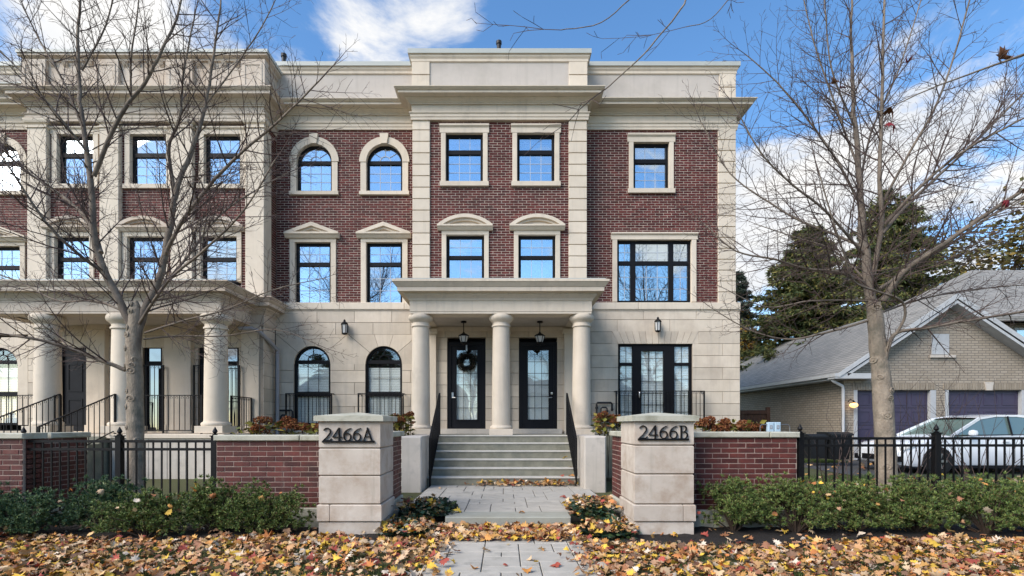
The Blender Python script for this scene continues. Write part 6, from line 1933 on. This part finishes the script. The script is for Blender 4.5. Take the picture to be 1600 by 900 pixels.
# ------------------------------------------------------------------ bare trees
class Tree:
    def __init__(self, D, seed):
        self.D, self.r = D, random.Random(seed)
        self.thick, self.fine = [], MB()
    def path(self, pts):
        """pixel trace (x, y, depth offset) turned into a smooth line in space"""
        q = [P(x, y, self.D + d) for x, y, d in pts]
        out = []
        for i in range(len(q) - 1):
            p0, p1, p2, p3 = q[max(i - 1, 0)], q[i], q[i + 1], q[min(i + 2, len(q) - 1)]
            for s in range(5):
                t = s / 5
                out.append(.5 * ((2 * p1) + (p2 - p0) * t + (2 * p0 - 5 * p1 + 4 * p2 - p3) * t * t + (3 * p1 - p0 - 3 * p2 + p3) * t ** 3))
        out.append(q[-1])
        return out
    def jitter(self, pts, a):
        return [p + Vector((self.r.gauss(0, a), self.r.gauss(0, a), self.r.gauss(0, a))) if 0 < i < len(pts) - 1 else p for i, p in enumerate(pts)]
    def limb(self, trace, r0, r1, every=.17, lmax=1.7, start=.12, power=1.0):
        pts = self.jitter(self.path(trace), r0 * .07)
        n = len(pts)
        radii = [r1 + (r0 - r1) * (1 - i / (n - 1)) ** power for i in range(n)]
        radii = [q * .86 for q in radii]
        self.thick.append((pts, radii))
        L = [0]
        for a, b in zip(pts, pts[1:]):
            L.append(L[-1] + (b - a).length)
        s = L[-1] * start
        side = self.r.uniform(0, 6.28)
        while s < L[-1]:
            i = max(k for k in range(n) if L[k] <= s)
            i = min(i, n - 2)
            t = (s - L[i]) / max(1e-6, L[i + 1] - L[i])
            p = pts[i].lerp(pts[i + 1], t)
            d = (pts[i + 1] - pts[i]).normalized()
            rad = radii[i]
            side += math.pi + self.r.uniform(-.9, .9)
            ln = (.45 + .55 * (1 - s / L[-1])) * lmax * self.r.uniform(.35, 1.15)
            self.branch(p, self.turn(d, side, self.r.uniform(.55, 1.05)), ln, min(rad * .55, .004 + ln * .0075), 1)
            s += every * self.r.uniform(.5, 1.5)
        self.branch(pts[-1], (pts[-1] - pts[-2]).normalized(), .7, radii[-1], 1)
    def turn(self, d, az, ang):
        s = d.orthogonal().normalized()
        s.rotate(Matrix.Rotation(az, 3, d))
        return (d * math.cos(ang) + s * math.sin(ang)).normalized()
    def branch(self, p, d, ln, rad, lev):
        r = self.r
        k = max(3, int(ln / .13)) if lev == 1 else max(2, int(ln / .12))
        pts, radii = [p], [rad]
        dd = d.copy()
        for i in range(k):
            dd = (dd + Vector((r.gauss(0, .065), r.gauss(0, .065), r.gauss(.03, .05)))).normalized()
            pts.append(pts[-1] + dd * (ln / k))
            tp = 1 - (i + 1) / k
            radii.append((.0019 + (rad - .0019) * tp) * (1.0 if lev == 1 or i % 2 else 1.35))
        self.fine.tube(pts, radii, 5 if lev == 1 and rad > .008 else 3, cap=False)
        if lev >= 3:
            return
        side = r.uniform(0, 6.28)
        for i in range(1, len(pts)):
            if lev == 2 and r.random() < .35:
                continue
            dloc = (pts[i] - pts[i - 1]).normalized()
            side += math.pi / 2 + r.uniform(-.5, .5)
            for q in range(2 if (lev == 1 and r.random() < .4) else 1):
                ang = r.uniform(.5, 1.0)
                l2 = ln * (1 - .55 * i / len(pts)) * r.uniform(.22, .5) if lev == 1 else ln * r.uniform(.18, .45)
                l2 = max(.06, min(l2, .75))
                self.branch(pts[i], self.turn(dloc, side + q * math.pi, ang), l2, min(radii[i] * .7, .0022 + l2 * .005), lev + 1)
    def knots(self, mb, pts, radii, n):
        """old pruning scars: raised rings on the trunk"""
        for _ in range(n):
            i = self.r.randrange(1, len(pts) - 2)
            a = self.r.uniform(math.pi * 1.05, math.pi * 1.95)
            d = Vector((math.cos(a), math.sin(a), 0))
            c = pts[i] + d * radii[i] * .93
            u, w = d.cross(Vector((0, 0, 1))).normalized(), Vector((0, 0, 1))
            s = self.r.uniform(.040, .062)
            mb.tube([c + u * (s * math.cos(q)) + w * (s * .8 * math.sin(q)) for q in [R(30 * k) for k in range(13)]], .017, 5)
            mb.tube([c - d * .02, c + d * .022], [s * .6, s * .35], 7)
    def finish(self, label, base, trunk_trace, tr0, tr1, knots=0, flare=1.5):
        t = thing('bare_tree', label, 'tree', base)
        tp = self.path(trunk_trace)
        n = len(tp)
        rad = [tr1 + (tr0 - tr1) * (1 - i / (n - 1)) for i in range(n)]
        m_ = n - 6
        rad = [rr * (1 if i < m_ else 1 - .75 * ((i - m_) / 5) ** 1.2) for i, rr in enumerate(rad)]
        rad = [rr * (1 + (flare - 1) * max(0, 1 - i / 3.0) ** 2) * self.r.uniform(.96, 1.05) for i, rr in enumerate(rad)]
        mb = MB().tube(tp, rad, 14)
        if knots:
            self.knots(mb, tp, rad, knots)
        mb.build('trunk', M['bark'], t, 60)
        for pts, radii in self.thick:
            MB().tube(pts, radii, 8).build('limb', M['limb'], t, 60)
        c = self.fine.build('crown', M['twig'], t)
        c['kind'] = 'stuff'
        return t
# left tree
T1 = Tree(8.7, 3)
L1 = [([(209, 560, 0), (203, 505, -.01), (172, 440, -.05), (150, 385, -.1), (143, 290, -.1), (131, 205, 0), (124, 130, .1), (122, 60, .1), (128, -30, .1)], .088, .018, 1.3),
      ([(211, 560, 0), (221, 500, .01), (252, 425, .1), (266, 350, .1), (277, 292, .15), (303, 225, .2), (322, 160, .3), (334, 85, .3), (345, 0, .3)], .084, .015, 1.3),
      ([(147, 275, -.1), (186, 185, -.3), (225, 130, -.4), (250, 85, -.5), (275, 30, -.5), (290, -30, -.5)], .042, .014, 1.2),
      ([(273, 300, .15), (264, 232, 0), (281, 183, -.1), (287, 115, -.1), (305, 20, -.1)], .036, .012, 1.2),
      ([(258, 400, .1), (285, 345, -.2), (336, 280, -.5), (380, 236, -.7), (440, 185, -.9), (500, 125, -1.1)], .042, .012, 1.5),
      ([(158, 395, -.1), (138, 345, .2), (94, 304, .4), (34, 262, .5), (-30, 200, .5)], .046, .014, 1.6),
      ([(196, 578, 0), (150, 560, -.1), (94, 540, -.3), (40, 527, -.5), (-60, 516, -.6)], .042, .020, 1.3),
      ([(168, 430, 0), (120, 395, -.4), (70, 345, -.7), (20, 270, -1.0), (-30, 190, -1.1)], .034, .012, 1.5),
      ([(232, 470, 0), (290, 405, .5), (340, 340, .9), (395, 300, 1.1), (450, 270, 1.2)], .030, .010, 1.4),
      ([(226, 520, 0), (290, 500, -.3), (350, 485, -.5), (420, 455, -.7), (480, 440, -.8)], .022, .008, 1.1),
      ([(224, 530, 0), (280, 525, .3), (350, 525, .3), (430, 515, .2), (500, 540, .1)], .018, .007, .9),
      ([(218, 505, -.05), (262, 440, -.6), (320, 390, -1.0), (380, 330, -1.3), (430, 250, -1.5)], .030, .010, 1.4),
      ([(200, 490, 0), (150, 470, .3), (90, 470, .5), (30, 440, .6), (-30, 420, .7)], .024, .010, 1.2),
      ([(130, 200, 0), (95, 120, .2), (55, 50, .3), (20, -30, .4)], .026, .010, 1.2),
      ([(138, 240, -.1), (90, 180, -.4), (40, 120, -.6), (-20, 60, -.7)], .026, .010, 1.2),
      ([(320, 165, .3), (370, 100, .2), (410, 40, .1), (440, -20, 0)], .018, .008, 1.1),
      ([(128, 110, .1), (165, 40, .0), (185, -40, 0)], .020, .010, 1.0),
      ([(205, 165, -.3), (205, 90, -.5), (215, 20, -.6), (220, -40, -.6)], .020, .008, 1.0)]
for tr, r0, r1, lm in L1:
    T1.limb(tr, r0, r1, every=.105, lmax=lm*1.2)
left_tree = T1.finish('tall bare grey barked tree standing behind the left iron fence', (wx(213, 8.7), 8.7, 0), [(213, 792, 0), (213, 745, 0), (211, 650, 0), (211, 590, 0), (208, 545, 0), (212, 495, 0), (212, 470, 0)], .138, .105, 16)
# right tree
T2 = Tree(8.6, 5)
L2 = [([(1371, 560, 0), (1363, 480, 0), (1354, 420, 0), (1347, 350, 0), (1344, 300, 0), (1338, 230, .05), (1333, 140, .1), (1330, 50, .1), (1332, -40, .1)], .105, .013, 1.2),
      ([(1364, 430, 0), (1378, 350, -.1), (1374, 280, -.2), (1377, 200, -.2), (1379, 100, -.3), (1382, 0, -.3), (1384, -40, -.3)], .050, .013, 1.2),
      ([(1380, 470, 0), (1412, 425, -.2), (1470, 385, -.5), (1540, 335, -.8), (1640, 270, -1.1)], .060, .026, 1.4),
      ([(1374, 452, 0), (1420, 420, .2), (1490, 378, .4), (1560, 330, .5), (1650, 280, .6)], .036, .014, 1.3),
      ([(1378, 365, -.1), (1420, 318, .1), (1480, 262, .2), (1540, 205, .3), (1640, 105, .4)], .036, .014, 1.3),
      ([(1382, 350, -.1), (1440, 290, -.4), (1500, 240, -.6), (1570, 200, -.8), (1650, 160, -.9)], .032, .014, 1.3),
      ([(1378, 318, -.1), (1420, 240, -.3), (1460, 170, -.5), (1490, 90, -.6), (1520, -20, -.7)], .026, .012, 1.2),
      ([(1383, 590, 0), (1386, 548, -.12), (1402, 520, -.2), (1450, 512, -.3), (1530, 498, -.4), (1640, 480, -.5)], .044, .020, 1.1),
      ([(1400, 522, -.2), (1414, 495, -.3), (1408, 470, -.4), (1370, 455, -.6), (1335, 440, -.8), (1320, 400, -1.0), (1300, 340, -1.2), (1280, 270, -1.3)], .026, .010, .9),
      ([(1358, 445, 0), (1310, 425, -.1), (1260, 420, -.2), (1210, 405, -.3), (1150, 392, -.4), (1100, 350, -.4)], .034, .010, 1.2),
      ([(1346, 385, 0), (1300, 365, .2), (1250, 345, .3), (1200, 315, .4), (1140, 270, .5), (1095, 190, .5)], .030, .009, 1.3),
      ([(1344, 320, 0), (1310, 255, -.1), (1265, 190, -.2), (1215, 130, -.3), (1165, 85, -.3)], .026, .008, 1.3),
      ([(1360, 500, 0), (1290, 520, .2), (1230, 530, .3), (1170, 515, .3), (1110, 480, .3)], .024, .008, 1.0),
      ([(1352, 400, 0), (1290, 330, -.5), (1240, 290, -.7), (1190, 240, -.9), (1150, 170, -1.0)], .026, .009, 1.2),
      ([(1343, 300, 0), (1360, 210, .3), (1400, 120, .5), (1430, 30, .6), (1450, -40, .6)], .024, .009, 1.2),
      ([(1340, 260, 0), (1300, 150, .2), (1270, 60, .3), (1250, -30, .3)], .022, .008, 1.2),
      ([(1336, 200, 0), (1300, 110, -.3), (1290, 20, -.4), (1285, -40, -.4)], .018, .008, 1.1),
      ([(1372, 490, 0), (1430, 470, .4), (1500, 455, .7), (1600, 445, .9)], .024, .009, 1.1),
      ([(1358, 470, 0), (1270, 470, -.4), (1200, 480, -.6), (1140, 455, -.8)], .020, .007, 1.0),
      ([(1356, 440, 0), (1300, 390, .5), (1240, 370, .8), (1180, 350, 1.0)], .022, .008, 1.1)]
for tr, r0, r1, lm in L2:
    T2.limb(tr, r0, r1, every=.105, lmax=lm*1.2)
right_tree = T2.finish('bare tree with scarred tan trunk behind the right iron fence', (wx(1385, 8.6), 8.6, 0), [(1386, 795, 0), (1385, 745, 0), (1381, 650, 0), (1377, 590, 0), (1372, 545, 0), (1367, 490, 0), (1362, 462, 0)], .168, .105, 14)
# a third tree stands just out of the frame at the right and reaches over the lawn
T3 = Tree(4.2, 9)
def near(trace, r0, r1, every, lmax, start=.3):
    T3.limb(trace, r0, r1, every=every, lmax=lmax, start=start, power=2.2)
near([(1960, 300, 0), (1800, 40, -.1), (1600, -60, -.2), (1300, -110, -.2), (1110, -50, -.2), (1060, 20, -.2), (1005, 85, -.2), (945, 140, -.2)], .034, .0055, 3.0, .2, .7)
near([(1900, 180, 0), (1700, 40, -.3), (1600, 85, -.3), (1530, 110, -.3), (1450, 140, -.3), (1370, 175, -.3), (1290, 190, -.3)], .022, .004, .30, .40, .4)
near([(1800, 40, -.1), (1500, -130, -.1), (1100, -90, 0), (1000, -15, 0), (940, 35, 0), (876, 47, 0)], .022, .004, 3.0, .2, .8)
near([(1960, 320, 0), (1760, 240, -.2), (1640, 285, -.3), (1580, 322, -.3), (1520, 352, -.3), (1440, 400, -.4)], .020, .004, .35, .40, .4)
near([(1500, -130, -.1), (1250, -60, .1), (1160, -20, .1), (1110, 30, .1), (1072, 42, .1)], .012, .0035, 2.5, .2, .8)
near_tree = T3.finish('overhanging bare tree reaching in from the right edge with a few brown leaves', (wx(1990, 4.2), 4.2, -.15), [(1990, 960, 0), (1980, 700, 0), (1970, 420, 0), (1950, 250, 0), (1900, 120, 0)], .14, .07)
hang = [(1566, 93, 'brown', .13), (1384, 186, 'brown', .10), (1389, 203, 'crimson', .10), (1303, 131, 'brown', .06), (1316, 138, 'crimson', .05), (1416, 99, 'crimson', .05), (1566, 328, 'crimson', .075), (1598, 305, 'brown', .085)]
for px, py, col, s in hang:
    v, t_ = leaf_np(np.array([[0, 0, 0.]]), s, .12, 2.2, .05)
    v = v * [1, .55, 1.2] @ np.array([[.92, .0, -.38], [.1, .9, .25], [.36, -.3, .88]])
    o = link('hanging_leaf', np_mesh('hanging_leaf', v, t_, LM[col]), near_tree, P(px, py, 3.92))

# ------------------------------------------------------------------ spruces and far trees
def spruce(label, x, D, y_top, y_bot, width, mat, n=70, seed=1, group='spruces behind the houses'):
    """conifer: drooping tiers of boughs carrying needle sprays round a tapering trunk"""
    r_ = random.Random(seed)
    X, zt, z0 = wx(x, D), wz(y_top, D), .2
    t = thing('spruce_tree', label, 'tree', (X, D, z0), group)
    MB().tube([(X, D, z0), (X, D, zt * .6), (X, D, zt)], [.28, .15, .02], 8).build('trunk', M['stem'], t)
    H = zt - wz(y_bot, D)
    cs, ds = [], []
    boughs = MB()
    W = width * D / F / 2
    for i in range(n):
        f = (i + r_.random()) / n
        z = zt - H * f ** .9
        for k in range(r_.choice((5, 6, 7))):
            az = r_.uniform(0, 2 * math.pi)
            ln = W * (.06 + .94 * f ** .75) * r_.uniform(.60, 1.12)
            d = Vector((math.cos(az), math.sin(az), 0))
            m = max(3, int(ln / .22))
            pts = []
            for j in range(m + 1):
                s = j / m
                pts.append(Vector((X, D, z)) + d * (ln * s) + Vector((0, 0, .22 * ln * s * (1 - s) * 1.5 - .16 * ln * s + .14 * ln * s ** 3)))
            boughs.tube(pts, [.025 * (1 - j / m) + .006 for j in range(m + 1)], 3, cap=False)
            for j in range(1, m + 1):
                for q in range(4):
                    side = d.cross(Vector((0, 0, 1))) * r_.gauss(0, .12 + .10 * ln * (1 - j / m))
                    cs.append(pts[j] + side + Vector((0, 0, r_.uniform(-.08, .05))))
                    ds.append((d + side * 2 + Vector((0, 0, -.45))).normalized())
    v, f = sprays(np.array([tuple(c) for c in cs]), np.array([tuple(c) for c in ds]), 9, .30, .034, .50)
    link('crown', np_mesh('crown', v, f, M[mat]), t)['kind'] = 'stuff'
    boughs.build('boughs', M['stem'], t)['kind'] = 'stuff'
spruce('tall dark spruce directly behind the right bare tree', 1392, 30, 300, 640, 330, 'spruce', 60, 1)
spruce('broad dark spruce left of the right bare tree, above the garage roof', 1262, 27, 352, 640, 280, 'spruce', 64, 2)
spruce('spruce partly hidden by the corner of the townhouse', 1150, 34, 425, 640, 130, 'blue_spruce', 34, 3)
def round_tree(label, x, D, y_top, y_bot, w, mat, n, seed, leaf=.22):
    r_ = np.random.default_rng(seed)
    X, zt, zb_ = wx(x, D), wz(y_top, D), wz(y_bot, D)
    t = thing('leafy_tree', label, 'tree', (X, D, .2), 'autumn trees behind the houses')
    W, H = w * D / F / 2, (zt - zb_)
    limbs = MB().tube([(X, D, .1), (X + .1, D, zb_ + H * .2)], [.25, .16], 8)
    cs = []
    for k in range(16):
        a, e = r_.uniform(0, 2 * math.pi), r_.uniform(-.3, 1.2)
        q = r_.uniform(.45, .95)
        c = np.array([X + math.cos(a) * math.cos(e) * W * q, D + math.sin(a) * math.cos(e) * W * q, zb_ + H * .45 + math.sin(e) * H * .5 * q])
        limbs.tube([(X + .1, D, zb_ + H * .15), tuple((c + [X, D, zb_ + H * .3]) / 2), tuple(c)], [.09, .05, .015], 5)
        cs.append(c + r_.normal(size=(n // 16, 3)) * [W * .26, W * .26, H * .15])
    limbs.build('trunk', M['stem'], t)
    leaf_cards(np.concatenate(cs), leaf, mat, 'crown', t, tilt=1.2)
round_tree('olive gold leafy tree behind the rear roof at the right edge', 1572, 30, 345, 520, 210, 'olive', 3600, 4, .30)
round_tree('small orange and yellow tree between the townhouse and the garage', 1172, 30, 505, 640, 60, 'rust', 1400, 6, .22)

def brush(label, x, D, n, h, seed):
    """leafless shrub of thin upright twigs"""
    r_ = random.Random(seed)
    t = thing('bare_shrub', label, 'shrub', (x, D, gz(x, D)), 'leafless shrubs behind the right fence')
    mb = MB()
    for i in range(n):
        p = Vector((x + r_.gauss(0, .12), D + r_.gauss(0, .1), gz(x, D)))
        d = Vector((r_.gauss(0, .38), r_.gauss(0, .3), 1)).normalized()
        pts = [p]
        for k in range(7):
            d = (d + Vector((r_.gauss(0, .12), r_.gauss(0, .12), .03))).normalized()
            pts.append(pts[-1] + d * h / 7 * r_.uniform(.8, 1.2))
            if k > 1 and r_.random() < .6:
                e = (d + Vector((r_.gauss(0, .6), r_.gauss(0, .6), .2))).normalized()
                mb.tube([pts[-1], pts[-1] + e * h * .12, pts[-1] + e * h * .22 + Vector((0, 0, .03))], [.004, .003, .002], 3, cap=False)
        mb.tube(pts, [.009 - .0009 * k for k in range(8)], 4, cap=False)
    mb.build('twigs', M['twig'], t)['kind'] = 'stuff'
brush('leafless shrub behind the fence just left of the right tree trunk', wx(1300, 9.6), 9.6, 8, 1.5, 1)
brush('leafless shrub behind the fence just right of the right tree trunk', wx(1425, 9.6), 9.6, 12, 1.9, 2)
brush('leafless shrub in front of the car windows', wx(1530, 9.4), 9.4, 14, 1.9, 3)

# a street tree across the road, seen only as a reflection in the upper windows
for i, (x, y, s, lab) in enumerate([(-3.5, -16.5, 1.25, 'bare street tree across the road behind the viewer, left of centre'), (4.6, -17.5, 1.2, 'bare street tree across the road behind the viewer, right of centre')]):
    src = left_tree if i == 0 else right_tree
    c = src.copy(); COL.objects.link(c)
    c['label'] = lab
    M0 = Matrix.Translation((x, y, -.15)) @ Matrix.Rotation(1.1 + 2 * i, 4, 'Z') @ Matrix.Scale(s, 4)
    c.matrix_basis = M0
    for ch in src.children:
        k = ch.copy(); COL.objects.link(k); k.parent = c
        k.matrix_parent_inverse = Matrix.Translation(-src.location)

spr = [o for o in scene.objects if o.type == 'EMPTY' and o.name.startswith('spruce_tree')]
for i, (x, y, s) in enumerate([(-15, -27, .75), (-8.5, -30, .62), (-1.0, -28, .50), (6.5, -31, .66), (13, -27, .72), (21, -30, .8), (-22, -30, .8)]):
    src = spr[i % 2]
    c = src.copy(); COL.objects.link(c)
    c['label'] = 'dark conifer across the street behind the viewer, %s in its row' % ('first', 'second', 'third', 'fourth', 'fifth', 'sixth', 'seventh')[i]
    c['group'] = 'conifers across the street'
    c.matrix_basis = Matrix.Translation((x, y, -.15)) @ Matrix.Rotation(i * 1.3, 4, 'Z') @ Matrix.Scale(s, 4)
    for ch in src.children:
        k = ch.copy(); COL.objects.link(k); k.parent = c
        k.matrix_parent_inverse = Matrix.Translation(-src.location)
def street_house(x, y, w, label):
    """house across the street, facing this way: walls, roof, door and windows"""
    t = thing('street_house', label, 'house', (x, y, -.15), 'houses across the street')
    MB().box(x - w / 2, x + w / 2, y - 8, y, -.2, 5.6).build('wall', M['nbrick'], t)
    MB().add([(x - w / 2 - .4, y + .4, 5.6), (x + w / 2 + .4, y + .4, 5.6), (x + w / 2 + .4, y - 8.4, 5.6), (x - w / 2 - .4, y - 8.4, 5.6), (x - w / 4, y - 4, 8.3), (x + w / 4, y - 4, 8.3)], [(0, 1, 5, 4), (1, 2, 5), (2, 3, 4, 5), (3, 0, 4), (3, 2, 1, 0)]).build('roof', M['shingle'], t)
    MB().box(x - .5, x + .5, y + .002, y + .06, -.1, 2.1).build('door', M['wood'], t)
    for dx_ in (-w * .33, w * .33):
        for z_ in (.9, 3.4):
            f_ = MB().ring(rect_loop(x + dx_ - .7, x + dx_ + .7, z_, z_ + 1.4), rect_loop(x + dx_ - .62, x + dx_ + .62, z_ + .08, z_ + 1.32), y + .001, y + .06, True).build('window', M['white'], t)
            MB().box(x + dx_ - .63, x + dx_ + .63, y + .01, y + .02, z_ + .07, z_ + 1.33).build('pane', M['porch_glass'], f_)
for x, w, lab in ((-25, 11, 'farthest left'), (-12, 11, 'second from the left'), (1.5, 12, 'directly behind the viewer'), (15, 11, 'second from the right'), (28, 11, 'farthest right')):
    street_house(x, -36, w, 'brick house across the street behind the viewer, %s' % lab)
for o in ROOTS:
    if '_w' in o: del o['_w']
for o in scene.objects:
    if '_w' in o.keys(): del o['_w']
